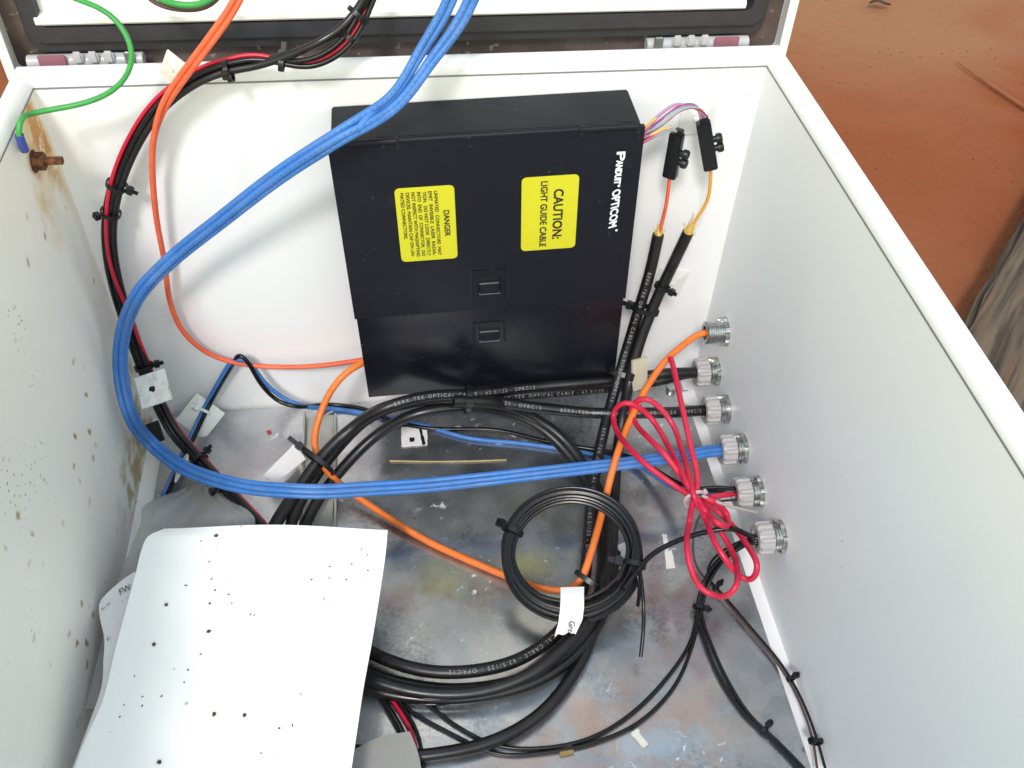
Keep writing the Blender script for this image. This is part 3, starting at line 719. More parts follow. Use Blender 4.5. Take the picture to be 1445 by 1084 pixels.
def mount(label, c, nrm, up, size=0.027, m=None, bridge=True, th=0.0032, group=None):
    """square adhesive cable tie mount"""
    nrm = nrm.normalized(); up = (up - nrm * up.dot(nrm)).normalized(); sx = up.cross(nrm)
    X = Matrix(((sx.x, up.x, nrm.x), (sx.y, up.y, nrm.y), (sx.z, up.z, nrm.z))).to_3x3()
    e = thing('tie_mount', label, 'tie mount', c, X.to_euler(), group); m = m or M['nylon']; s = size / 2
    MB().box((-s, -s, 0), (s, s, th * 0.55), bev=0.0005).build('base', m, e)
    if bridge:
        b = MB()
        # low four sided pyramid with a raised crossing for the strap
        b.add([(-s * .92, -s * .92, th * .55), (s * .92, -s * .92, th * .55), (s * .92, s * .92, th * .55), (-s * .92, s * .92, th * .55), (-s * .3, -s * .3, th * 1.2), (s * .3, -s * .3, th * 1.2), (s * .3, s * .3, th * 1.2), (-s * .3, s * .3, th * 1.2)],
              [(0, 1, 5, 4), (1, 2, 6, 5), (2, 3, 7, 6), (3, 0, 4, 7), (4, 5, 6, 7), (3, 2, 1, 0)])
        b.box((-s * .28, -s * .12, th * 1.15), (s * .28, s * .12, th * 1.7), bev=0.0004)
        b.build('saddle', m, e, smooth=False)
    return e

# glands through the right wall --------------------------------------------------------------------
GP = [(1024, 468), (1012, 524), (1026, 577), (1050, 633), (1072, 694), (1103, 757)]
GT = ['bare zinc gland with orange cable, topmost on right wall', 'grey nut gland with two black cables, under the bare zinc gland', 'grey nut gland with one lettered black cable, third from back',
      'grey nut gland that the blue cables enter', 'grey nut gland with mixed red, blue and black wires', 'grey nut gland with black wires, nearest the viewer']
GC = []
for i, (px, py) in enumerate(GP):
    c = at(px, py, 'r', 0.0); GC.append(c)
    g = thing('cable_gland', GT[i], 'cable gland', c, None, 'cable glands along the right wall')
    X = Matrix.Rotation(R(13 * i + 5), 4, 'X')
    MB().lathe([(0.0, -0.0004), (0.0150, -0.0004), (0.0152, 0.0)], 28).build('sealing_ring', M['tapegrey'], g)
    # toothed locknut against the wall
    lp = []
    for k in range(48):
        a = 2 * math.pi * k / 48; q = k % 8
        rr = 0.0152 if q in (0, 1, 2) else 0.0132
        lp.append((rr * math.cos(a), rr * math.sin(a)))
    MB().prism(lp, -0.0005, -0.0042, X, axis='x').build('locknut', M['zinc'], g, smooth=False)
    for k in (0, 3):
        a = R(60 * k + 20 + 13 * i); 
        MB().lathe([(0.0, -0.0095), (0.0022, -0.0092), (0.0026, -0.0078), (0.0026, -0.0042)], 10, Matrix.Translation((0, 0.0125 * math.sin(R(30 + 13 * i + 100 * (k > 0))), 0.0125 * math.cos(R(30 + 13 * i + 100 * (k > 0)))))).build('clamp_screw', M['zinc'], g)
    th_ = [(0.0118 - 0.0008 * (q % 2), -0.0042 - 0.0012 * q) for q in range(6 if i else 15)]
    e0 = th_[-1][1]
    if i == 0:
        MB().lathe(th_ + [(0.0105, e0 - 0.001), (0.0075, e0 - 0.001), (0.0070, e0 + 0.006)], 32).build('threaded_body', M['zinc'], g)
    else:
        MB().lathe(th_ + [(0.006, e0)], 32).build('threaded_body', M['zinc'], g)
        mb = MB(); prof = []
        # ribbed compression nut with a rounded mouth
        n = 72; rows = [(0.0128, e0), (0.0137, e0 - 0.001), (0.0137, e0 - 0.0125), (0.0128, e0 - 0.0142), (0.0085, e0 - 0.0145), (0.0078, e0 - 0.012), (0.0075, e0 - 0.006)]
        v = []; f = []
        for ri, (rr, xx) in enumerate(rows):
            for k in range(n):
                a = 2 * math.pi * k / n; rib = (0.0013 if k % 6 in (0, 1, 2) else -0.0004) if ri in (1, 2) else 0
                v.append(X @ Vector((xx, (rr + rib) * math.cos(a), (rr + rib) * math.sin(a))))
        for ri in range(len(rows) - 1):
            for k in range(n): l = (k + 1) % n; f.append((ri * n + k, ri * n + l, (ri + 1) * n + l, (ri + 1) * n + k))
        mb.add(v, f).build('compression_nut', M['grey'], g, ang=30)
def GE(i, dy=0.0, dz=0.0, back=0.012): return GC[i] + Vector((-back, dy, dz))
def GX(i, dy=0.0, dz=0.0, out=0.030): return GC[i] + Vector((-out, dy, dz))

def viewed(base, keys):
    """strand beside base: keys = (fraction, angle from the viewer's side, distance)"""
    T, N = frames(base); out = []; n = len(base)
    for i in range(n):
        u = i / (n - 1); j = max(k for k in range(len(keys) - 1) if keys[k][0] <= u); a, b = keys[j], keys[j + 1]
        q = (u - a[0]) / (b[0] - a[0]); q = min(1, q); q = q * q * (3 - 2 * q); an = R(a[1] * (1 - q) + b[1] * q); of = a[2] * (1 - q) + b[2] * q
        vw = (CAM - base[i]).normalized(); nn_ = (vw - T[i] * vw.dot(T[i])).normalized(); bb = nn_.cross(T[i])
        out.append(base[i] + (nn_ * math.cos(an) + bb * math.sin(an)) * of)
    return out

# blue data cables ---------------------------------------------------------------------------------
bl = spline(way([(664, -40, 'b', 0.030), (640, 20, 'b', 0.034), (600, 80, 'b', 0.045), (558, 142, 'b', 0.065), (486, 188, 'b', 0.085), (400, 243, 'b', 0.075), (310, 312, 'b', 0.06), (240, 368, 'b', 0.052), (192, 420, 'b', 0.052), (172, 475, 'b', 0.058), (170, 530, 'b', 0.07), (183, 585, 'b', 0.09),
                (212, 625, 'f', 0.052), (258, 660, 'f', 0.050), (340, 686, 'f', 0.058), (400, 692, 'f', 0.068), (450, 694, 'f', 0.068), (520, 690, 'f', 0.062), (600, 685, 'f', 0.060), (760, 668, 'f', 0.066), (900, 652, 'f', 0.072), (975, 642)[:2] + ('f', 0.071), GX(3), GE(3)]), 0.005)
PATHS['blue'] = bl
def fan(s): return 0.0037 + max(0, 0.12 - s) * 0.10
bcol = [M['blue']] * 3
BK = [[(0, -82, .0115), (.10, -70, .0062), (.14, -80, .0050), (.4, -60, .0052), (.7, -95, .0050), (1, -60, .0040)], [(0, -95, .0050), (.10, -120, .0034), (.14, 170, .0036), (.4, 200, .0036), (.7, 160, .0036), (1, 190, .0030)],
      [(0, 88, .0062), (.10, 60, .0034), (.14, 10, .0034), (.4, 25, .0036), (.7, -10, .0036), (1, 20, .0030)], [(0, 84, .0128), (.10, 78, .0064), (.14, 95, .0050), (.4, 110, .0052), (.7, 85, .0050), (1, 110, .0040)]]
for k in range(4):
    p = viewed(bl, [(u, a, d * 0.84) for u, a, d in BK[k]])
    o = MB().tube(p, 0.0029, 12).build('blue_cable', M['blue'])
    tag(o, 'blue data cable of the twisted bundle, %s of four at photo top' % ('leftmost', 'second from left', 'third from left', 'rightmost')[k], 'cable', 'blue data cables into the gland')
    if k != 1: ticks(p, 0.0029, M['bluelug'], o, 0.02, 0.50, 0.15)

# orange duplex cord into the left side of the fibre box ----------------------------------------------
orp = spline(way([(350, -40, 'b', 0.025), (335, 0, 'b', 0.03), (300, 52, 'b', 0.036), (262, 103, 'b', 0.036), (232, 148, 'b', 0.03), (217, 195, 'b', 0.024), (215, 240, 'b', 0.02), (221, 310, 'b', 0.018), (232, 368, 'b', 0.015), (241, 430, 'b', 0.013), (262, 473, 'b', 0.013), (300, 502, 'b', 0.014), (350, 515, 'b', 0.016), (420, 518, 'b', 0.019), (470, 514, 'b', 0.022), (516, 507, 'b', 0.024)]), 0.004)
PATHS['orange'] = orp
zc = thing('zip_cable', 'orange twin zip cord from the lid into left side of fibre box', 'cable', orp[0] * 0)
for k, sg in enumerate((1, -1)):
    out = []; T, N = frames(orp); cum = 0
    for i in range(len(orp)):
        if i: cum += (orp[i] - orp[i - 1]).length
        a = R(90) if cum < 0.10 else R(90 + min(80, (cum - 0.10) * 1300)); B = T[i].cross(N[i])
        # a is measured from the viewer's side: 90 = side by side, 168 = one behind the other
        vw = (CAM - orp[i]).normalized(); n = (vw - T[i] * vw.dot(T[i])).normalized(); b = n.cross(T[i])
        out.append(orp[i] + (n * math.cos(a) + b * math.sin(a)) * sg * 0.0021)
    MB().tube(out, 0.0022, 12).build('jacket', M['orange'], zc)

# amber cable -----------------------------------------------------------------------------------------
cable('amber_cable', 'amber cable looping from fibre box across the plate to bare gland', 'cable',
      [(522, 507, 'b', 0.04), (508, 514, 'b', 0.046), (488, 526, 'b', 0.054), (466, 553, 'b', 0.066), (450, 590, 'b', 0.082), (443, 622, 'f', 0.058), (450, 648, 'f', 0.052), (474, 678, 'f', 0.030), (520, 712, 'f', 0.018), (600, 762, 'f', 0.012), (660, 790, 'f', 0.011), (720, 815, 'f', 0.012), (765, 831, 'f', 0.022), (798, 834, 'f', 0.026), (818, 822, 'f', 0.038), (834, 780, 'f', 0.048), (850, 722, 'f', 0.054), (868, 650, 'f', 0.084), (888, 596, 'f', 0.092), (912, 548, 'f', 0.105), (940, 508, 'f', 0.118), (972, 481, 'f', 0.124), GX(0, out=0.028), GE(0, back=0.014)], 0.0034, M['amber'], key='amber')

# armour of black fibre trunk cables -------------------------------------------------------------------
RB = 0.0056
TXT = 'BERK-TEK OPTICAL CABLE - 62.5/125 - OPRC12'
A = cable('trunk_cable', 'left lettered black trunk cable stripped to an orange fibre beside fibre box', 'cable',
      [(929, 331, 'b', 0.030), (917, 385, 'b', 0.034), (903, 432, 'b', 0.040), (887, 485, 'b', 0.052), (871, 540, 'b', 0.074), (856, 592, 'b', 0.106), (843, 650, 'f', 0.052), (834, 710, 'f', 0.036), (829, 780, 'f', 0.026), (818, 845, 'f', 0.022), (785, 895, 'f', 0.022), (730, 932, 'f', 0.024), (660, 948, 'f', 0.025), (590, 945, 'f', 0.024), (512, 915, 'f', 0.022), (440, 860, 'f', 0.02), (392, 800, 'f', 0.02), (386, 750, 'f', 0.022)], RB, M['black'], 'black trunk cables', key='A')
lettering(PATHS['A'], RB, TXT, 0.0049, 0.040, M['cabprint'], A, rev=False, reps=3)
Bc = cable('trunk_cable', 'plain black trunk cable stripped to amber resin, ending under the grey card', 'cable',
      [(971, 328, 'b', 0.036), (952, 368, 'b', 0.036), (932, 410, 'b', 0.040), (914, 452, 'b', 0.048), (899, 495, 'b', 0.060), (887, 545, 'b', 0.080), (878, 592, 'b', 0.112), (870, 650, 'f', 0.038), (866, 720, 'f', 0.024), (862, 790, 'f', 0.018), (845, 870, 'f', 0.014), (815, 942, 'f', 0.0125), (765, 1006, 'f', 0.0125), (700, 1045, 'f', 0.0125), (620, 1064, 'f', 0.0125), (560, 1068, 'f', 0.0125), (500, 1060, 'f', 0.0125)], RB, M['black'], 'black trunk cables', key='B')
C3 = cable('trunk_cable', 'lettered black trunk cable coiling from the third gland', 'cable',
      [GE(2), GX(2), (950, 582, 'b', 0.112), (900, 583, 'b', 0.108), (840, 583, 'b', 0.098), (740, 573, 'b', 0.088), (660, 562, 'b', 0.084), (570, 570, 'b', 0.084), (520, 590, 'b', 0.088), (470, 640, 'f', 0.044), (435, 688, 'f', 0.034), (412, 735, 'f', 0.028), (405, 790, 'f', 0.020), (430, 870, 'f', 0.016), (512, 945, 'f', 0.014), (590, 969, 'f', 0.0135), (660, 973, 'f', 0.014), (740, 957, 'f', 0.018), (800, 918, 'f', 0.026), (838, 866, 'f', 0.026), (851, 800, 'f', 0.0135), (848, 740, 'f', 0.0125), (835, 695, 'f', 0.013), (805, 645, 'f', 0.022), (768, 608, 'f', 0.036), (720, 585, 'f', 0.052), (660, 575, 'b', 0.086), (585, 585, 'b', 0.092), (530, 615, 'f', 0.052), (480, 665, 'f', 0.032), (445, 712, 'f', 0.024), (425, 760, 'f', 0.018), (425, 830, 'f', 0.014)], RB, M['black'], 'black trunk cables', key='C')
lettering(PATHS['C'], RB, TXT, 0.0049, at(558, 573, 'b', 0.084), M['cabprint'], C3, reps=2, rev=True, gap=0.02)
C2 = cable('trunk_cable', 'lettered black trunk cable from second gland that coils at the plate left', 'cable',
      [GE(1, 0.004, -0.004), GX(1, 0.0045, -0.0045), (940, 535, 'b', 0.056), (880, 545, 'b', 0.054), (820, 550, 'b', 0.06), (740, 556, 'b', 0.068), (660, 562, 'b', 0.070), (590, 565, 'b', 0.078), (530, 580, 'b', 0.090), (478, 622, 'f', 0.062), (432, 676, 'f', 0.044), (398, 722, 'f', 0.03), (375, 770, 'f', 0.022), (385, 850, 'f', 0.018), (440, 925, 'f', 0.016), (520, 971, 'f', 0.0135), (600, 986, 'f', 0.0125), (680, 983, 'f', 0.0125), (760, 960, 'f', 0.014), (825, 910, 'f', 0.016), (858, 845, 'f', 0.0135), (868, 780, 'f', 0.0125)], RB, M['black'], 'black trunk cables', key='D')
lettering(PATHS['D'], RB, TXT, 0.0049, at(700, 558, 'b', 0.069), M['cabprint'], C2, reps=2, rev=True, side=-0.5)
C1 = cable('trunk_cable', 'upper lettered black trunk cable from second gland over the coil top', 'cable',
      [GE(1, -0.003, 0.004), GX(1, -0.004, 0.0045), (940, 527, 'b', 0.064), (880, 536, 'b', 0.062), (820, 541, 'b', 0.064), (740, 548, 'b', 0.066), (670, 556, 'b', 0.0815), (600, 560, 'b', 0.088), (545, 575, 'b', 0.096), (495, 605, 'f', 0.070), (445, 655, 'f', 0.052), (415, 700, 'f', 0.040), (390, 740, 'f', 0.034), (360, 800, 'f', 0.022), (400, 900, 'f', 0.018), (512, 955, 'f', 0.026), (600, 978, 'f', 0.024), (680, 976, 'f', 0.024), (755, 948, 'f', 0.030), (815, 893, 'f', 0.034), (846, 838, 'f', 0.024), (858, 770, 'f', 0.022), (852, 710, 'f', 0.020), (826, 660, 'f', 0.022), (790, 615, 'f', 0.034), (735, 580, 'f', 0.056), (690, 568, 'b', 0.094), (640, 566, 'b', 0.098)], RB, M['black'], 'black trunk cables', key='E')
lettering(PATHS['E'], RB, TXT, 0.0049, at(556, 573, 'b', 0.094), M['cabprint'], C1, reps=1, rev=True)
# stripped cable tops
a0 = PATHS['A'][0]; b0 = PATHS['B'][0]
def tip(name, label, pth, m, r, n_yarn, parent=None):
    T = (pth[0] - pth[3]).normalized(); c = pth[0]
    e = tag(MB().tube([c - T * 0.003, c + T * 0.001, c + T * 0.006, c + T * 0.010], r, 10, rr=lambda t: 1.0 - 0.35 * t).build(name, m), label, 'cable end')
    mb = MB()
    for k in range(n_yarn):
        o = T.orthogonal().normalized(); o.rotate(Quaternion(T, k * 2.4)); L = random.uniform(0.004, 0.010)
        mb.tube([c + o * r * 0.8, c + o * (r * 1.1) + T * L * 0.5, c + o * (r * random.uniform(1.2, 2.2)) + T * L], 0.00035, 5)
    mb.build('yarn', M['aramid'], e); return e
tip('yarn_end', 'frayed yellow yarn at the stripped top of left trunk cable', PATHS['A'], M['aramid'], 0.0036, 9)
tip('resin_end', 'amber resin plug at the stripped top of right trunk cable', PATHS['B'], M['epoxy'], 0.0048, 8)
cT = PATHS['B'][0]
sp1 = at(979, 300, 'b', 0.036)
tag(MB().tube([cT, cT.lerp(sp1, 0.6), sp1], 0.0016, 6, rr=lambda t: 1 - 0.6 * t).build('strength_member', M['beige']), 'pointed pale strength rod beside the amber resin plug', 'rod')

# break-out blocks, fibres -----------------------------------------------------------------------------
def block(label, top, bot, wd, dp, face, knobs, lean):
    top, bot = Vector(top), Vector(bot); ax = (bot - top); L = ax.length; z = -ax.normalized(); y = Vector(face); y = (y - z * y.dot(z)).normalized(); x = y.cross(z)
    X = Matrix(((x.x, y.x, z.x), (x.y, y.y, z.y), (x.z, y.z, z.z))).to_4x4(); X.translation = (top + bot) / 2
    e = thing('breakout_block', label, 'splitter block', (0, 0, 0)); e.matrix_world = X
    MB().box((-wd / 2, -dp / 2, -L / 2), (wd / 2, dp / 2, L / 2), bev=0.0009).build('body', M['plasticblack'], e)
    MB().box((-wd / 2 + 0.0012, -dp / 2 + 0.001, L / 2), (wd / 2 - 0.0035, dp / 2 - 0.001, L / 2 + 0.004), bev=0.0006).build('neck', M['plasticblack'], e)
    for k in range(knobs):
        mb = MB(); mb.lathe([(0.0, 0.009), (0.0036, 0.0085), (0.0045, 0.007), (0.0045, 0.0035), (0.0030, 0.003), (0.0030, 0.0)], 14, Matrix.Translation((-wd / 2 + 0.001, 0, L * 0.10 - k * 0.0088)) @ Matrix.Rotation(R(180), 4, 'Z'))
        mb.build('round_knob', M['plasticblack'], e)
    return e, X, L
t1, b1 = at(956, 188, 'b', 0.034), at(945, 250, 'b', 0.034)
t2, b2 = at(992, 172, 'b', 0.030), at(1003, 238, 'b', 0.034)
block('black break-out block with orange tail, beside the fibre box', t1, b1, 0.012, 0.008, (-0.75, -1, 0.1), 2, 0)
block('black break-out block with amber tail, farther right of the two', t2, b2, 0.0125, 0.009, (-0.2, -1, 0.1), 2, 0)
cable('orange_fibre', 'short orange fibre from left break-out block down to trunk cable', 'fibre', [t1.lerp(b1, 0.9), b1, (941, 285, 'b', 0.033), (934, 315, 'b', 0.031), PATHS['A'][2]], 0.0017, M['orange'])
cable('amber_fibre', 'short amber fibre bending from right break-out block to trunk cable', 'fibre', [t2.lerp(b2, 0.9), b2, (1002, 265, 'b', 0.035), (999, 286, 'b', 0.036), (986, 303, 'b', 0.036), PATHS['B'][3]], 0.0016, FM['yellow'] if False else mat('amber fibre jacket', (0.72, 0.33, 0.045), 0.4))
bxr = at(911, 196, 'b', 0.045)
names = [f[0] for f in fib]
for k in range(14):
    nm = names[k % len(names)]; far = k < 8
    j = Vector((random.uniform(-.0015, .0015), random.uniform(-.003, .003), random.uniform(-.005, .004)))
    st = bxr + Vector((-0.006, 0.004 + j.y, j.z - (0.0 if far else 0.004)))
    q = random.uniform(-6, 6)
    if far: pts = [st, (930 + q, 170 + q, 'b', 0.045), (955 + q * .6, 151 + q, 'b', 0.042), (975 + q * .5, 146 + abs(q), 'b', 0.037), (988 + q * .4, 156, 'b', 0.033), t2 + Vector((q * 0.0006, 0, 0.0015)), t2 - Vector((0, 0, 0.008))]
    else: pts = [st, (925 + q * .6, 190 + q * .5, 'b', 0.045), (940 + q * .4, 181 + q * .5, 'b', 0.04), (952 + q * .3, 184 + q * .3, 'b', 0.036), t1 + Vector((q * 0.0004, 0, 0.0015)), t1 - Vector((0, 0, 0.008))]
    o = cable('fibre_tube', None, None, pts, 0.0011, FM[nm], seg=7, step=0.002)
    dest = 'right' if far else 'left'
    tag(o, {True: '%s fibre tube arching from fibre box to the right break-out block' % nm, False: '%s fibre tube running from fibre box to the left break-out block' % nm}[far], 'fibre', 'coloured fibre tubes beside the fibre box')

# power bundle down the left: two black cables, one red, one thin black ---------------------------------
pw = spline(way([(392, 83, 'b', 0.020), (330, 92, 'b', 0.020), (290, 103, 'b', 0.020), (255, 124, 'b', 0.022), (222, 152, 'b', 0.022), (193, 195, 'b', 0.022), (170, 245, 'b', 0.022), (156, 300, 'b', 0.022), (155, 350, 'b', 0.022), (165, 405, 'b', 0.024), (183, 462, 'b', 0.028), (203, 517, 'b', 0.036), (224, 568, 'b', 0.052), (246, 610, 'f', 0.045), (278, 645, 'f', 0.036), (315, 685, 'f', 0.030), (350, 722, 'f', 0.028), (385, 765, 'f', 0.024), (410, 840, 'f', 0.018)]), 0.004)
PATHS['power'] = pw
def strand(label, base, pre, off, tw, ph, r, m, nm='power_cable', cat='cable', cut=0):
    p = viewed(base, off)[cut:]
    if pre: 
        head = spline(way(pre) + [p[0]], 0.004)
        p = spline(head[::4][:-1] + p[4::4], 0.004)
    o = MB().tube(p, r, 11).build(nm, m); tag(o, label, cat, 'wires of the left power bundle'); return p
pt1 = [(533, -30, 'b', 0.006), (505, 22, 'b', 0.012), (470, 52, 'b', 0.024), (430, 68, 'b', 0.028)]
pt2 = [(528, -30, 'b', 0.010), (498, 24, 'b', 0.016), (462, 54, 'b', 0.028), (425, 71, 'b', 0.028)]
lo1 = [(533, -28, 'b', 0.004), (517, 8, 'b', 0.009), (505, 40, 'b', 0.016), (482, 68, 'b', 0.022), (450, 86, 'b', 0.024), (415, 93, 'b', 0.024)]
PATHS['pa'] = strand('right hand black power cable of the left bundle, leaving by the upper route', pw, pt1, [(0, 70, .0034), (.5, 60, .0036), (1, 20, .004)], 0, 0, 0.0031, M['black'])
PATHS['pb'] = strand('second black power cable of left bundle beside the red wire', pw, pt2, [(0, 165, .0030), (.5, 150, .003), (1, 120, .004)], 0, 0, 0.0030, M['black'])
PATHS['pc'] = strand('red wire showing along the left black power bundle', pw, lo1, [(0, -85, .0056), (.2, -80, .0056), (.36, -25, .0056), (.5, 40, .0060), (.62, 110, .005), (.8, 60, .005), (1, 80, .005)], 0, 0, 0.0017, M['red'], 'red_wire', 'wire')
lo2 = [(p[0] + 4, p[1] + 5, p[2], p[3] + 0.002) for p in lo1]
PATHS['pd'] = strand('thin black power wire with lower sag at the lid, beside red wire', pw, lo2, [(0, -40, .0034), (.3, -10, .0030), (.6, -30, .0034), (1, -60, .004)], 0, 0, 0.0022, M['thinblack'], 'power_wire', 'wire')
lo3 = [(p[0] - 6, p[1] - 3, p[2], p[3] + 0.003) for p in lo1]
PATHS['pe'] = strand('thin black power wire nearest the left wall in the bundle', pw, lo3, [(0, -120, .0040), (.25, -105, .0048), (.6, -90, .0048), (1, -120, .004)], 0, 0, 0.0022, M['thinblack'], 'power_wire', 'wire')
# power bundle coming out again under the coil at the bottom
for k, (dx, m, r, lb) in enumerate(((0, M['black'], 0.0030, 'black power wire emerging below the big coil, left of the red one'), (14, M['red'], 0.0017, 'red wire emerging below the big coil beside grey card'), (22, M['thinblack'], 0.0016, 'thin black wire right of the red one below big coil'))):
    cable('power_tail', lb, 'wire', [(520 + dx, 960, 'f', 0.009), (548 + dx, 1000, 'f', 0.010), (566 + dx, 1030, 'f', 0.011), (576 + dx * .9, 1062, 'f', 0.011), (580 + dx * .8, 1100, 'f', 0.010)], r, m)

# green wires ---------------------------------------------------------------------------------------------
cable('earth_wire', 'green earth wire curving from the lid to blue lug at rusty bolt', 'wire',
      [(85, -12, 'b', 0.0), (112, 1, 'b', 0.008), (140, 10, 'b', 0.014), (168, 32, 'b', 0.022), (186, 66, 'b', 0.030), (184, 98, 'b', 0.034), (160, 128, 'b', 0.036), (115, 147, 'b', 0.038), (70, 155, 'b', 0.040), (42, 161, 'b', 0.043), (30, 168, 'l', 0.010), (25, 180, 'l', 0.007), (27, 192, 'l', 0.006)], 0.0021, M['green'], key='earth')
cable('lug_sleeve', 'blue insulated lug on the green wire above rusty bolt', 'lug', [(27, 191, 'l', 0.006), (30, 200, 'l', 0.005), (35, 212, 'l', 0.004)], 0.0033, M['bluelug'])
cable('green_wire', 'green wire loop hanging from the lid at top left', 'wire', [(205, -18, 'b', -0.005), (222, -2, 'b', 0.006), (250, 7, 'b', 0.014), (280, 9, 'b', 0.014), (300, 2, 'b', 0.008), (310, -14, 'b', 0.0)], 0.0024, M['green'])
cable('loop_shadow', 'brown wire loop under green loop at top left', 'wire', [(198, -18, 'b', -0.008), (212, 2, 'b', 0.0), (235, 11, 'b', 0.006), (275, 15, 'b', 0.006), (300, 8, 'b', 0.002), (315, -12, 'b', -0.006)], 0.0018, M['brownwire'])  # brown tube shaped as the shadow that the green loop casts

# thin blue and black pair -----------------------------------------------------------------------------------
pr_ = [(230, 700, 'f', 0.012), (252, 652, 'f', 0.016), (272, 610, 'f', 0.020), (290, 572, 'b', 0.014), (308, 540, 'b', 0.012), (325, 512, 'b', 0.014), (338, 503, 'b', 0.016), (352, 512, 'b', 0.018), (375, 542, 'b', 0.02), (400, 562, 'b', 0.024), (425, 573, 'b', 0.03), (470, 577, 'f', 0.009), (520, 584, 'f', 0.009), (590, 598, 'f', 0.0085), (660, 618, 'f', 0.0085), (740, 626, 'f', 0.0085), (830, 640, 'f', 0.009), (900, 658, 'f', 0.012), (950, 688, 'f', 0.03), (990, 697, 'f', 0.06), GX(4, 0.001, -0.001), GE(4, 0.001, -0.001)]
cable('blue_wire', 'thin blue wire along the plate from left mount to mixed wire gland', 'wire', pr_, 0.0024, M['blue'], key='thinblue')
pk = [((p[0] + 6, p[1] - 2) + p[2:] if isinstance(p, tuple) and i < 6 else p) for i, p in enumerate(pr_)]
pk[6] = (338, 498, 'b', 0.018); pk[7] = (349, 509, 'b', 0.02); pk[8] = (368, 542, 'b', 0.024); pk[9] = (392, 566, 'b', 0.028); pk[10] = (418, 574, 'b', 0.036); pk[11] = (460, 571, 'f', 0.010); pk[12] = (510, 576, 'f', 0.010); pk[13] = (560, 596, 'f', 0.009); pk[14] = (610, 605, 'f', 0.009); pk[15] = (700, 607, 'f', 0.009); pk[16] = (780, 625, 'f', 0.009); pk[17] = (890, 645, 'f', 0.012); pk[18] = (958, 682, 'f', 0.035)
pk[19] = (1000, 691, 'f', 0.066); pk[20] = GX(4, -0.001, 0.005); pk[21] = GE(4, 0, 0.004)
cable('black_wire', 'thin black wire beside the thin blue wire along the plate', 'wire', pk, 0.0023, M['thinblack'], key='thinblack')
cable('black_wire', 'second thin black wire into mixed wire gland, beneath the crimson knot', 'wire', [(985, 690, 'f', 0.070), (1015, 687, 'f', 0.072), GX(4, 0.004, 0.0035), GE(4, 0.003, 0.003)], 0.0018, M['thinblack'])
cable('brown_pair', 'thin brown wire dropping from mixed wire gland toward the plate', 'wire', [GE(4, -0.003, -0.004), GX(4, -0.004, -0.0055, 0.026), (1020, 706, 'f', 0.05), (990, 722, 'f', 0.034), (978, 760, 'f', 0.02), (982, 800, 'f', 0.011), (1010, 832, 'f', 0.010), (1050, 880, 'f', 0.010), (1100, 940, 'f', 0.010), (1126, 985, 'f', 0.010), (1146, 1040, 'f', 0.009), (1154, 1090, 'f', 0.008)], 0.0011, M['brownwire'], key='brown1')
cable('brown_pair', 'thin dark wire from nearest gland running along right edge of plate', 'wire', [GE(5, 0.003, -0.004), GX(5, 0.004, -0.005, 0.026), (1040, 766, 'f', 0.05), (1004, 790, 'f', 0.026), (996, 815, 'f', 0.013), (1012, 830, 'f', 0.0125), (1054, 879, 'f', 0.0115), (1104, 939, 'f', 0.0115), (1130, 984, 'f', 0.0115), (1152, 1040, 'f', 0.0105), (1166, 1090, 'f', 0.0095)], 0.0012, M['thinblack'], key='brown2')

# thin black pairs from the nearest gland ----------------------------------------------------------------------
for k, (dx, dy) in enumerate(((0, 0), (5, 3), (-3, 3), (3, -2))):
    com = [GE(5, -0.003 + 0.002 * k, -0.003 + 0.001 * (k % 2)), GX(5, -0.003 + 0.002 * k, -0.003 + 0.001 * (k % 2), 0.027), (1045 + dx * .6, 769 + dy, 'f', 0.066), (1015 + dx, 788 + dy, 'f', 0.045), (996 + dx, 818 + dy, 'f', 0.024), (986 + dx * .8, 858, 'f', 0.013)]
    if k < 2: pts = com + [(975 + dx * .6, 905 + dy, 'f', 0.0085), (940 + dx * 2.6, 958 + dy * 3, 'f', 0.0085), (885 + dx * 3, 1012 + dy * 3, 'f', 0.0085), (830 + dx, 1043 + dy * 2, 'f', 0.0085), (765 + dx, 1056 + dy * 2, 'f', 0.008), (700, 1052 + dy * 4, 'f', 0.008), (640, 1022 + dy * 5, 'f', 0.008), (600 - k * 20, 992 + k * 12, 'f', 0.008), (560 - k * 20, 970, 'f', 0.008)]
    else: pts = com + [(1000 + dx, 910 + dy, 'f', 0.009), (1022 + dx * 1.5, 960, 'f', 0.0085), (1055 + dx, 1010, 'f', 0.0085), (1098 + dx, 1050, 'f', 0.0085), (1140 + dx, 1094, 'f', 0.0085)]
    cable('signal_wire', ('upper thin black wire sweeping left over the plate front', 'lower thin black wire sweeping left over the plate front', 'thin black wire running down to bottom right, left one of the pair', 'thin black wire running down to bottom right, right one of the pair')[k], 'wire', pts, 0.00165, M['thinblack'], 'thin black wires from the nearest gland', key='sig%d' % k)

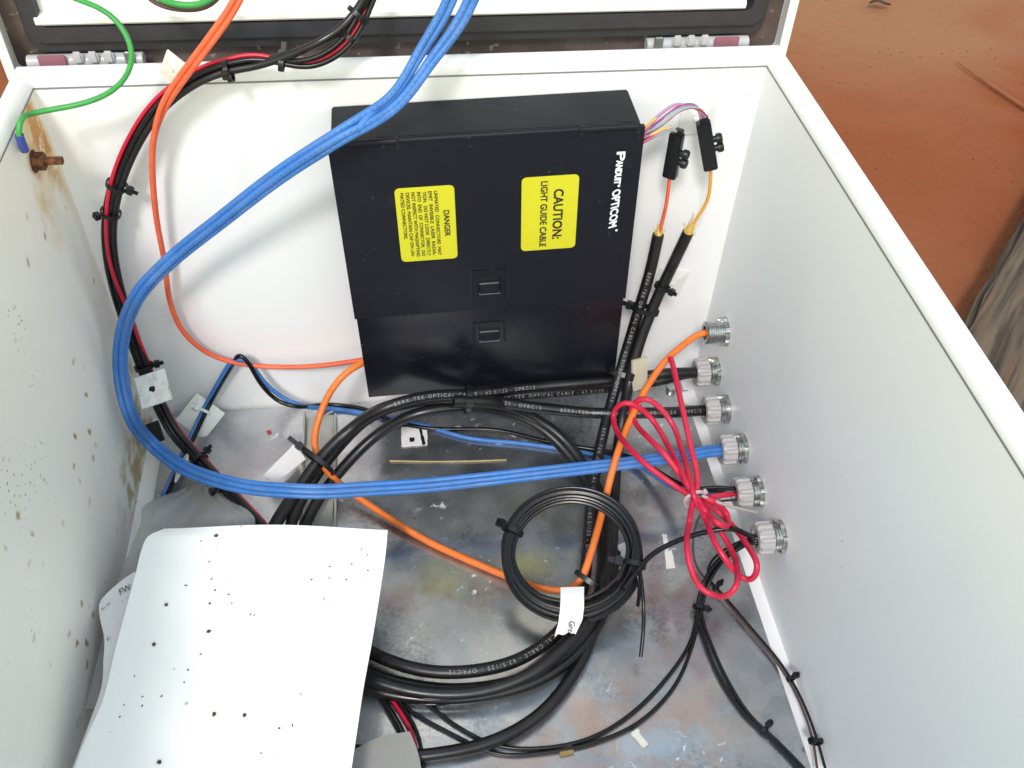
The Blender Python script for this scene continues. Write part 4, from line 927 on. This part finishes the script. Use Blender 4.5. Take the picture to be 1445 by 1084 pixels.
# small coil --------------------------------------------------------------------------------------------------
cc = at(806, 779, 'f', 0.058)
vw = (CAM - cc).normalized()
nrm = Vector((vw.x * 0.25 - 0.06, vw.y * 0.62, vw.z)).normalized()
ux = Vector((1, 0, 0)); ux = (ux - nrm * nrm.x).normalized(); uy = nrm.cross(ux)
turns = 17; pts = []
random.seed(3)
offs = [(random.uniform(-1, 1), random.uniform(-1, 1)) for _ in range(turns + 2)]
n = turns * 36
for i in range(n + 1):
    a = 2 * math.pi * i / 36; tt = i / 36; k = int(tt); u = tt - k
    ra = offs[k]; rb = offs[k + 1]; u = u * u * (3 - 2 * u)
    # strands fan out at the bottom and pull together at the ties
    spread = 0.0074 + 0.0040 * max(0, -math.sin(a)) ** 1.5 - 0.0022 * max(0, math.cos(2 * a)) ** 4
    rr = 0.0548 + 0.0022 * math.cos(2 * a) + (ra[0] * (1 - u) + rb[0] * u) * spread; hh = (ra[1] * (1 - u) + rb[1] * u) * 0.0052
    pts.append(cc + ux * rr * math.cos(a) + uy * rr * math.sin(a) + nrm * hh)
sc_ = spline(pts[::2], 0.004); PATHS['coil'] = sc_
cl = MB().tube(sc_, 0.0020, 9).build('wire_coil', M['thinblack']); tag(cl, 'small round coil of thin black wire on the plate', 'wire coil')
lettering(sc_, 0.0019, 'o' if False else '- - - -', 0.003, 0.12, M['whitewire'], cl, name='printed_marks', reps=6, gap=0.05)
ring_c = [cc + ux * 0.057 * math.cos(2 * math.pi * i / 80) + uy * 0.055 * math.sin(2 * math.pi * i / 80) for i in range(80)]
PATHS['ring'] = ring_c
cable('coil_lead', 'black lead from nearest gland to the small coil', 'wire', [GE(5, -0.004, 0.004), GX(5, -0.004, 0.0045, 0.027), (1040, 746, 'f', 0.078), (990, 752, 'f', 0.07), (945, 768, 'f', 0.066), (915, 786, 'f', 0.063), (898, 808, 'f', 0.062), (880, 832, 'f', 0.058)], 0.0024, M['thinblack'], key='lead')
cable('coil_tail', 'longer cut black wire end hanging below the small coil', 'wire', [(893, 770, 'f', 0.062), (902, 800, 'f', 0.062), (908, 850, 'f', 0.052), (908, 890, 'f', 0.035), (904, 927, 'f', 0.022)], 0.0017, M['thinblack'])
cable('coil_tail', 'shorter cut black wire end hanging below the small coil', 'wire', [(889, 775, 'f', 0.061), (898, 805, 'f', 0.061), (903, 830, 'f', 0.05), (900, 855, 'f', 0.033)], 0.0017, M['thinblack'])

# crimson cord tied in a hank -----------------------------------------------------------------------------------
kn = (980, 704, 'f', 0.098)
def lp(pp, h): return [(x, y, 'f', h + 0.012 * math.sin(i * 1.3)) for i, (x, y) in enumerate(pp)]
hank = [(946, 505, 'f', 0.128), (949, 513, 'f', 0.128), (955, 540, 'f', 0.126), (966, 590, 'f', 0.118), (977, 640, 'f', 0.11), (984, 668, 'f', 0.105), (984, 690, 'f', 0.100), (978, 708, 'f', 0.098)]
hank += lp([(973, 735), (969, 770), (974, 800), (988, 830), (1008, 841), (1028, 841), (1039, 828), (1041, 805), (1034, 780), (1018, 752), (998, 722)], 0.075)
hank += [(984, 706, 'f', 0.104)] + lp([(958, 668), (937, 640), (915, 618), (897, 598), (890, 580), (896, 567), (911, 562), (930, 574), (950, 600), (962, 634), (972, 670)], 0.103)
hank += [(980, 703, 'f', 0.108)] + lp([(994, 728), (1008, 764), (1024, 790), (1042, 812), (1056, 820), (1067, 812), (1069, 797), (1056, 772), (1034, 742), (1010, 720)], 0.080)
hank += [(981, 704, 'f', 0.098)] + lp([(950, 684), (912, 656), (886, 630), (869, 606), (865, 586), (872, 572), (886, 568), (902, 575), (922, 594), (940, 624), (955, 652), (970, 684)], 0.098)
hank += [(984, 707, 'f', 0.102)] + lp([(996, 722), (1012, 738), (1022, 743), (1028, 738), (1026, 725), (1014, 712), (1000, 704)], 0.090)
hank += [(990, 704, 'f', 0.09), (1012, 700, 'f', 0.08), (1028, 698, 'f', 0.073), GX(4, 0.0, 0.001, 0.026), GE(4)]
cable('crimson_cord', 'crimson cord folded into a hank of loops beside the glands', 'cord', hank, 0.0027, M['crimson'], step=0.003, key='hank')
kc = at(*kn); kd = (at(990, 720, 'f', 0.098) - at(970, 685, 'f', 0.098)).normalized()
kp = [kc - kd * 0.01, kc - kd * 0.005, kc, kc + kd * 0.005, kc + kd * 0.01]
PATHS['knot'] = spline(kp, 0.001)
e = tie('pale band round the middle of crimson hank', 'knot', kc, 0.0088, 0.0094, 0.003, 1.4, 0, m=mat('pale pink band', (0.62, 0.45, 0.43), 0.5), hs=0.5, cat='band')
cable('wire_tail', 'pale grey wire tail pointing right from the crimson knot', 'wire', [kc + Vector((0.006, 0, 0.004)), (1005, 706, 'f', 0.10), (1035, 716, 'f', 0.09), (1068, 723, 'f', 0.078)], 0.0015, M['whitewire'])

# ---------------------------------------------------------------- ties
tie('black tie on upper black power cables near top left rim', 'pa', at(312, 92, 'b', 0.028), 0.0078, None, 0.0036, 0.2, 0.003)
tie('black tie hanging below the sagging power wires at the rim', 'pd', at(400, 96, 'b', 0.024), 0.0052, None, 0.004, -1.57, 0.006)
tie('black tie on power wires in front of lid seal, upper', 'pa', at(508, 20, 'b', 0.012), 0.0075, None, 0.0036, 0.5, 0.004)
tie('black tie on power wires in front of lid seal, lower', 'pc', at(497, 52, 'b', 0.016), 0.0048, None, 0.0036, -0.9, 0.003)
tie('black tie with head pointing right, halfway down left bundle', 'power', at(165, 266, 'b', 0.024), 0.0078, None, 0.0036, 1.45, 0.004)
tie('black tie without a tail just under the halfway tie on left bundle', 'power', at(154, 297, 'b', 0.022), 0.0076, None, 0.0032, -0.9, 0)
tie('black tie above the dirty white mount on left bundle', 'power', at(203, 519, 'b', 0.04), 0.0080, None, 0.004, 1.3, 0.004)
tie('black tie low on the left bundle by cream mount', 'power', at(281, 645, 'f', 0.038), 0.0078, None, 0.004, 1.2, 0.004)
tie('black tie lower still on the left bundle, near the paper', 'power', at(315, 685, 'f', 0.03), 0.0076, None, 0.0035, -1.2, 0)
tie('black tie binding the top of the big trunk cable coil', 'C', at(659, 562, 'b', 0.085), 0.0165, 0.0148, 0.005, 0.2, 0.003, hs=1.2)
tie('black tie holding amber cable to the left of big coil', 'E', at(447, 650, 'f', 0.05), 0.016, 0.019, 0.0045, -1.5, 0.010, hs=1.3)
tie('black tie where trunk cables cross below the fibre box corner', 'A', at(872, 535, 'b', 0.07), 0.0085, 0.0155, 0.005, 0.4, 0.004, offs=Vector((0.006, 0.004, 0)), hs=1.2)
tie('black tie with stub pointing left on the two upright trunk cables', 'A', at(902, 435, 'b', 0.04), 0.0078, 0.0135, 0.005, -1.57, 0.011, offs=Vector((0.006, 0, 0)), hs=1.1)
tie('black tie on right upright trunk cable by white mount', 'B', at(935, 404, 'b', 0.04), 0.0070, None, 0.004, 1.3, 0.003)
tie('black tie on the left of the small coil', 'ring', at(722, 748, 'f', 0.06), 0.0088, 0.0098, 0.0045, -0.8, 0.003, hs=1.3)
tie('black tie with long head on the right of small coil', 'ring', at(896, 793, 'f', 0.06), 0.0088, 0.0098, 0.0048, 1.5, 0.006, hs=1.4)
tie('black tie on amber cable above the small coil flag', 'amber', at(822, 815, 'f', 0.045), 0.0065, 0.013, 0.0045, -1.3, 0.003, hs=1.3, offs=Vector((0.006, -0.002, 0)))
tie('small black tie on the thin wires behind crimson loops', 'brown2', at(1011, 829, 'f', 0.011), 0.0028, 0.003, 0.003, 1.2, 0.003, hs=0.8)
tie('small black tie where the thin black wires divide', 'sig0', at(986, 858, 'f', 0.013), 0.0040, 0.0048, 0.0034, 1.3, 0.002, hs=0.9)
tie('small black tie on thin brown wires near the right edge', 'brown2', at(1117, 960, 'f', 0.011), 0.0028, 0.003, 0.003, 1.2, 0.002, hs=0.8)
tie('small black tie on thin brown wires at the bottom right', 'brown2', at(1150, 1050, 'f', 0.0105), 0.0034, 0.004, 0.003, -0.6, 0.002, hs=0.9)
tie('small black tie on thin black pair at the bottom right', 'sig3', at(1086, 1023, 'f', 0.0085), 0.0032, 0.004, 0.003, 1.2, 0.002, hs=0.9)
tie('clear white tie holding thin blue wire on white mount', 'thinblue', at(285, 585, 'b', 0.015), 0.0042, 0.006, 0.003, 1.4, 0.004, m=M['nylon'], offs=Vector((0.002, 0, 0)))

# ---------------------------------------------------------------- adhesive mounts, labels and small scraps
Z = Vector((0, 0, 1))
mount('white tie mount on the back wall behind right break-out block', at(984, 166, 'b', 0.0005), Vector((0, -1, 0)), Z, 0.032)
mount('white tie mount on the back wall behind upright trunk cables', at(945, 397, 'b', 0.0005), Vector((0, -1, 0)), Vector((0.22, 0, 1)), 0.032)
mount('white tie mount under the thin blue and black wires at left', at(283, 588, 'b', 0.022), Vector((0.05, -0.7, 0.72)), Vector((0.62, 0.45, 0.55)), 0.036)
mount('cream tie mount at top left rim beside orange cord', at(246, 97, 'b', 0.008), Vector((-0.6, -1, 0.4)), Vector((0.5, 0, 1)), 0.021, M['cream'])
mount('cream tie mount seen edge on under the left bundle', at(258, 660, 'f', 0.032), Vector((-0.62, 0.1, 0.45)), Vector((0.55, -0.9, 0)), 0.024, M['cream'], th=0.004)
dm = mount('dirty white tie mount with torn foam back hanging on left bundle', at(218, 549, 'b', 0.066), Vector((-0.25, -0.62, 0.75)), Vector((-0.28, 0.35, 0.8)), 0.031, M['dirty'], bridge=False, th=0.007)
hm = MB()
lv = [(0.0035 * math.cos(a) * random.uniform(.6, 1.2), 0.0035 * math.sin(a) * random.uniform(.5, 1.1), 0.0040) for a in [R(30 * q) for q in range(12)]]
hm.add([(0, 0, 0.0041)] + lv, [(0, q + 1, (q + 1) % 12 + 1) for q in range(12)]); hm.build('torn_hole', M['hole'], dm, smooth=False)
mount('beige tie mount edge on right of crossing trunk cables', at(901, 527, 'b', 0.075), Vector((0.35, -0.85, 0.35)), Vector((0.06, 0.1, 1)), 0.034, M['beige'], bridge=False, th=0.006)
bpn = [o for o in COL.objects if o.name.startswith('base')][-1]; bpn.scale = (0.52, 1.0, 1.0)
mount('dark square tie mount behind blue cables at left corner', at(213, 612, 'b', 0.045), Vector((0.5, -0.6, 0.5)), Vector((0.2, 0, 1)), 0.022, M['plasticblack'], bridge=False, th=0.004)

# white foam pad on the plate with a torn middle
def scrap(name, label, cat, quad, h, m, th=0.0008, parent=None, wav=0.0):
    ps = [at(x, y, 'f', h) for x, y in quad]; n = 5; v = []; f = []
    for s in (0, 1):
        for i in range(n + 1):
            for j in range(n + 1):
                p = ps[0].lerp(ps[1], i / n).lerp(ps[3].lerp(ps[2], i / n), j / n); p = p.copy()
                edge = (i in (0, n)) or (j in (0, n))
                if edge: p.x += random.uniform(-1, 1) * 0.0004; p.y += random.uniform(-1, 1) * 0.0004
                p.z += s * th + wav * math.sin(i * 1.7 + j * 1.1); v.append(p)
    q = (n + 1) ** 2
    for i in range(n):
        for j in range(n):
            a = i * (n + 1) + j; f += [(a, a + 1, a + n + 2, a + n + 1), (q + a, q + a + n + 1, q + a + n + 2, q + a + 1)]
    for i in range(n):
        for a, b in ((i * (n + 1), (i + 1) * (n + 1)), (i * (n + 1) + n, (i + 1) * (n + 1) + n), (i, i + 1), (n * (n + 1) + i, n * (n + 1) + i + 1)): f.append((a, b, q + b, q + a))
    # the two copies of border vertices differ slightly: make the top follow the bottom
    for a in range(q): v[q + a] = v[a] + Vector((0, 0, th))
    o = MB().add(v, f).build(name, m, parent)
    if label: tag(o, label, cat)
    return o
fp = scrap('foam_pad', 'torn white foam pad stuck on plate under the fibre box', 'pad', [(566, 604), (603, 602), (603, 628), (567, 631)], PT + 0.0003, M['label'], 0.0014)
scrap('gap', None, None, [(591, 603.5), (594, 603.5), (601, 627), (596, 628)], PT + 0.0019, M['hole'], 0.0002, fp)
scrap('hole', None, None, [(578, 618), (585, 617), (585, 623), (578, 624)], PT + 0.0019, M['hole'], 0.0002, fp)
scrap('tape_scrap', 'upper white masking tape scrap on plate near crimson loops', 'tape', [(934, 754), (941, 754), (944, 777), (939, 779)], PT + 0.0003, M['label'], 0.0004)
scrap('tape_scrap', 'lower white masking tape scrap on plate near crimson loops', 'tape', [(938, 780), (948, 776), (953, 802), (940, 803)], PT + 0.0003, M['label'], 0.0004)
scrap('paper_scrap', 'white label scrap on plate behind the small coil', 'paper', [(868, 772), (888, 762), (884, 786), (866, 802)], PT + 0.0006, M['label'], 0.0006)
scrap('paper_tag', 'blank white tag tucked under left side of big coil', 'paper tag', [(414, 628), (432, 648), (388, 684), (371, 672)], 0.024, M['label'], 0.0006)
scrap('red_speck', 'tiny red speck on the plate at the back left', 'speck', [(376, 609), (381, 607), (384, 611), (379, 613)], PT + 0.0003, M['red'], 0.0008)
# plastic bits
q = at(903, 1045, 'f', PT); X = Matrix.Translation(q + Vector((0, 0, 0.0025))) @ Matrix.Rotation(R(-62), 4, 'Z')
bt = thing('plastic_clip', 'small cream plastic clip lying on plate front', 'clip', (0, 0, 0)); bt.matrix_world = X
MB().box((-0.007, -0.0028, -0.0025), (0.007, 0.0028, 0.0012), bev=0.0006).build('body', M['cream'], bt); MB().box((-0.0082, -0.0038, -0.0024), (-0.005, 0.0038, 0.002), bev=0.0005).build('head', M['cream'], bt)
q = at(799, 1061, 'f', PT)
tag(MB().box((-0.006, -0.0035, 0), (0.006, 0.0035, 0.003), Matrix.Translation(q) @ Matrix.Rotation(R(8), 4, 'Z'), bev=0.0008).build('tan_bit', mat('tan plastic', (0.30, 0.20, 0.07), 0.5)), 'small tan bit under thin black wires at the bottom', 'plastic bit')
cable('straw', 'dry straw lying on the plate in the middle', 'straw', [(550, 650.5, 'f', PT + 0.0012), (600, 651.5, 'f', PT + 0.0012), (660, 651, 'f', PT + 0.0012), (715, 649, 'f', PT + 0.0012)], 0.0009, M['straw'])
# painted steel channel lying front to back under the coil
ch = thing('steel_channel', 'narrow beige steel channel under the left of the coil', 'channel', (0, 0, 0))
a, b = at(431, 588, 'f', PT), at(474, 588, 'f', PT); c_, d_ = at(424, 770, 'f', PT), at(474, 770, 'f', PT)
def chan(p, q, w_, h0, h1, nm):
    dr = (q - p); L = dr.length; X = Matrix.Translation(p) @ Matrix.Rotation(math.atan2(dr.y, dr.x), 4, 'Z')
    MB().box((0, -w_ / 2, h0), (L, w_ / 2, h1), X, bev=0.0003).build(nm, M['tapegrey'], ch)
chan(a.lerp(b, 0.5), c_.lerp(d_, 0.5), 0.028, 0.0006, 0.0016, 'web')
chan(a, c_, 0.0022, 0.0005, 0.009, 'flange'); chan(b, d_, 0.0022, 0.0005, 0.006, 'flange')

# flag label round the small coil
fl_ = MB(); v = []; f = []
q0, q1 = (791, 829), (823, 828)
cols = 7
rows = [((791, 829), (824, 828), 0.058), ((791, 845), (824, 842), 0.060), ((790, 862), (824, 858), 0.056), ((788, 878), (822, 874), 0.050), ((783, 897), (812, 893), 0.044)]
for s in (0, 1):
    for ri, (l, r_, h) in enumerate(rows):
        for k in range(cols):
            u = k / (cols - 1); jag = (random.uniform(-2.5, 2.5) if ri == len(rows) - 1 else 0)
            p = at(l[0] * (1 - u) + r_[0] * u, l[1] * (1 - u) + r_[1] * u + jag, 'f', h + 0.001 * math.sin(u * 5)); v.append(p + Vector((0, -0.0002, 0.0004)) * s)
nn = len(rows) * cols
for s in (0, 1):
    for ri in range(len(rows) - 1):
        for k in range(cols - 1): a = s * nn + ri * cols + k; f.append((a, a + 1, a + cols + 1, a + cols))
for s in (0,): 
    for k in range(cols - 1): f += [(k, k + 1, nn + k + 1, nn + k), (nn - cols + k, nn - cols + k + 1, 2 * nn - cols + k + 1, 2 * nn - cols + k)]
    for ri in range(len(rows) - 1): f += [(ri * cols, (ri + 1) * cols, nn + (ri + 1) * cols, nn + ri * cols), (ri * cols + cols - 1, (ri + 1) * cols + cols - 1, nn + (ri + 1) * cols + cols - 1, nn + ri * cols + cols - 1)]
flag = tag(fl_.add(v, f).build('paper_flag', M['label']), 'white paper flag with handwriting wrapped on small coil', 'paper flag')
tv, tf = text_geo('Gre', 1.0, 0, 0.25)
hx_ = max(p.x for p in tv)
o_ = at(803, 876, 'f', 0.0520); ex = at(801, 893, 'f', 0.0462); ey = at(812, 876, 'f', 0.0515)
MB().add([o_ + (ex - o_) * (p.x / hx_) + (ey - o_) * (p.y / 0.7) + Vector((0, -0.0006, 0.0012)) for p in tv], tf).build('handwriting', M['ink'], flag, smooth=False)

# ---------------------------------------------------------------- papers, film and card in the front left
def sheet(name, label, cat, left, right, h0, m, th=0.0005, rows=14, cols=12, curl=None, parent=None):
    """left/right: outline points top to bottom (px, py, height)"""
    def samp(L, t):
        x = t * (len(L) - 1); i = min(int(x), len(L) - 2); u = x - i
        a, b = L[i], L[i + 1]; p = L[i - 1] if i else [2 * a[k] - b[k] for k in range(3)]; q = L[i + 2] if i + 2 < len(L) else [2 * b[k] - a[k] for k in range(3)]
        return [0.5 * (2 * a[k] + (b[k] - p[k]) * u + (2 * p[k] - 5 * a[k] + 4 * b[k] - q[k]) * u * u + (3 * a[k] - p[k] - 3 * b[k] + q[k]) * u ** 3) for k in range(3)]
    v = []; f = []
    for j in range(rows + 1):
        l, r_ = samp(left, j / rows), samp(right, j / rows)
        for i in range(cols + 1):
            u = i / cols
            h = l[2] * (1 - u) + r_[2] * u + (curl(u, j / rows) if curl else 0)
            y = l[1] * (1 - u) + r_[1] * u
            if j == 0: y += -8 * math.sin(math.pi * min(1, u * 1.0)) ** 1.5 * 0.8
            v.append(at(l[0] * (1 - u) + r_[0] * u, y, 'f', h))
    q = len(v); v += [p - Vector((0, 0, th)) for p in v]
    w_ = cols + 1
    for j in range(rows):
        for i in range(cols): a = j * w_ + i; f += [(a, a + 1, a + w_ + 1, a + w_), (q + a, q + a + w_, q + a + w_ + 1, q + a + 1)]
    for j in range(rows): f += [(j * w_, (j + 1) * w_, q + (j + 1) * w_, q + j * w_), (j * w_ + cols, q + j * w_ + cols, q + (j + 1) * w_ + cols, (j + 1) * w_ + cols)]
    for i in range(cols): f += [(i, q + i, q + i + 1, i + 1), (rows * w_ + i, rows * w_ + i + 1, q + rows * w_ + i + 1, q + rows * w_ + i)]
    o = MB().add(v, f).build(name, m, parent); 
    if label: tag(o, label, cat)
    return o
top_l = [(232, 746, 0.046), (209, 757, 0.050), (199, 778, 0.054), (193, 803, 0.056), (182, 845, 0.056), (163, 915, 0.057), (146, 985, 0.057), (120, 1045, 0.057), (104, 1090, 0.057), (80, 1180, 0.057)]
top_r = [(547, 748, 0.050), (543, 790, 0.051), (534, 850, 0.052), (524, 910, 0.053), (513, 970, 0.054), (504, 1030, 0.055), (496, 1084, 0.056), (490, 1130, 0.056), (480, 1180, 0.056)]
sheet('paper_stack', 'white speckled paper sheets lying on the cables at front left', 'paper', top_l, top_r, 0.05, M['paper'], 0.0016, 44, 20, lambda u, s: 0.030 * (1 - s) + 0.004 * math.sin(u * 3.1) + 0.002 * math.sin(s * 9 + u * 4) + 0.0012 * math.sin(s * 21 + u * 2))
sec_l = [(188, 808, 0.050), (168, 822, 0.050), (142, 848, 0.050), (141, 872, 0.050), (147, 900, 0.050), (146, 930, 0.050), (143, 970, 0.050), (126, 1020, 0.050), (100, 1090, 0.050)]
sec_r = [(260, 800, 0.050), (260, 820, 0.050), (260, 850, 0.050), (260, 880, 0.050), (260, 910, 0.050), (260, 940, 0.050), (260, 980, 0.050), (260, 1030, 0.050), (260, 1090, 0.050)]
s2 = sheet('printed_sheet', 'printed sheet sticking out left from under the white papers', 'paper', sec_l, sec_r, 0.05, mat('printed paper', (0.80, 0.79, 0.785), 0.85, var=0.03, vscale=20), 0.0004, 36, 8, lambda u, s: 0.0008 * math.sin(s * 14) * (1 - u))
def on_sheet(txt, a, b, cap, h, bold=0.0, shear=0.0):
    tv, tf = text_geo(txt, 1.0, bold, shear); hx_ = max(p.x for p in tv); A_, B_ = at(*a, 'f', h), at(*b, 'f', h); d = B_ - A_; n = Vector((-d.y, d.x, 0)).normalized()
    MB().add([A_ + d * (p.x / hx_) + n * (p.y / 0.7 * cap) for p in tv], tf).build('print', M['ink'], s2, smooth=False)
on_sheet('FW', (169, 840), (187, 830), 0.0062, 0.0522, 0.0, 0.2)
on_sheet('No. AC', (144, 862), (157, 851), 0.0024, 0.0522, 0.0, 0.3)
on_sheet('IC', (153, 905), (157, 899), 0.003, 0.0522, 0.0, 0.2)
on_sheet('- -', (172, 850), (182, 843), 0.0024, 0.0522)
# crumpled grey film under the papers
fl_l = [(262, 688, 0.016), (205, 712, 0.030), (198, 740, 0.034), (178, 790, 0.034), (160, 840, 0.030), (140, 920, 0.028), (120, 1000, 0.026)]
fl_r = [(300, 690, 0.020), (352, 722, 0.034), (360, 745, 0.036), (350, 790, 0.036), (350, 850, 0.034), (350, 920, 0.030), (350, 1000, 0.028)]
sheet('plastic_film', 'crumpled grey plastic film under the papers at left', 'plastic film', fl_l, fl_r, 0.03, M['film'], 0.0003, 40, 36, lambda u, s: 0.004 * math.sin(u * 9 + s * 4) * math.sin(s * 7) + 0.002 * abs(math.sin(u * 15 + s * 11)) + 0.0012 * abs(math.sin(u * 31 - s * 23)))
gc_l = [(495, 1060, 0.022), (480, 1100, 0.022), (470, 1150, 0.022)]
gc_r = [(578, 1032, 0.024), (592, 1070, 0.024), (604, 1150, 0.024)]
sheet('grey_card', 'grey card corner lying over the wires at bottom edge', 'card', gc_l, gc_r, 0.02, M['greycard'], 0.0008, 6, 6)
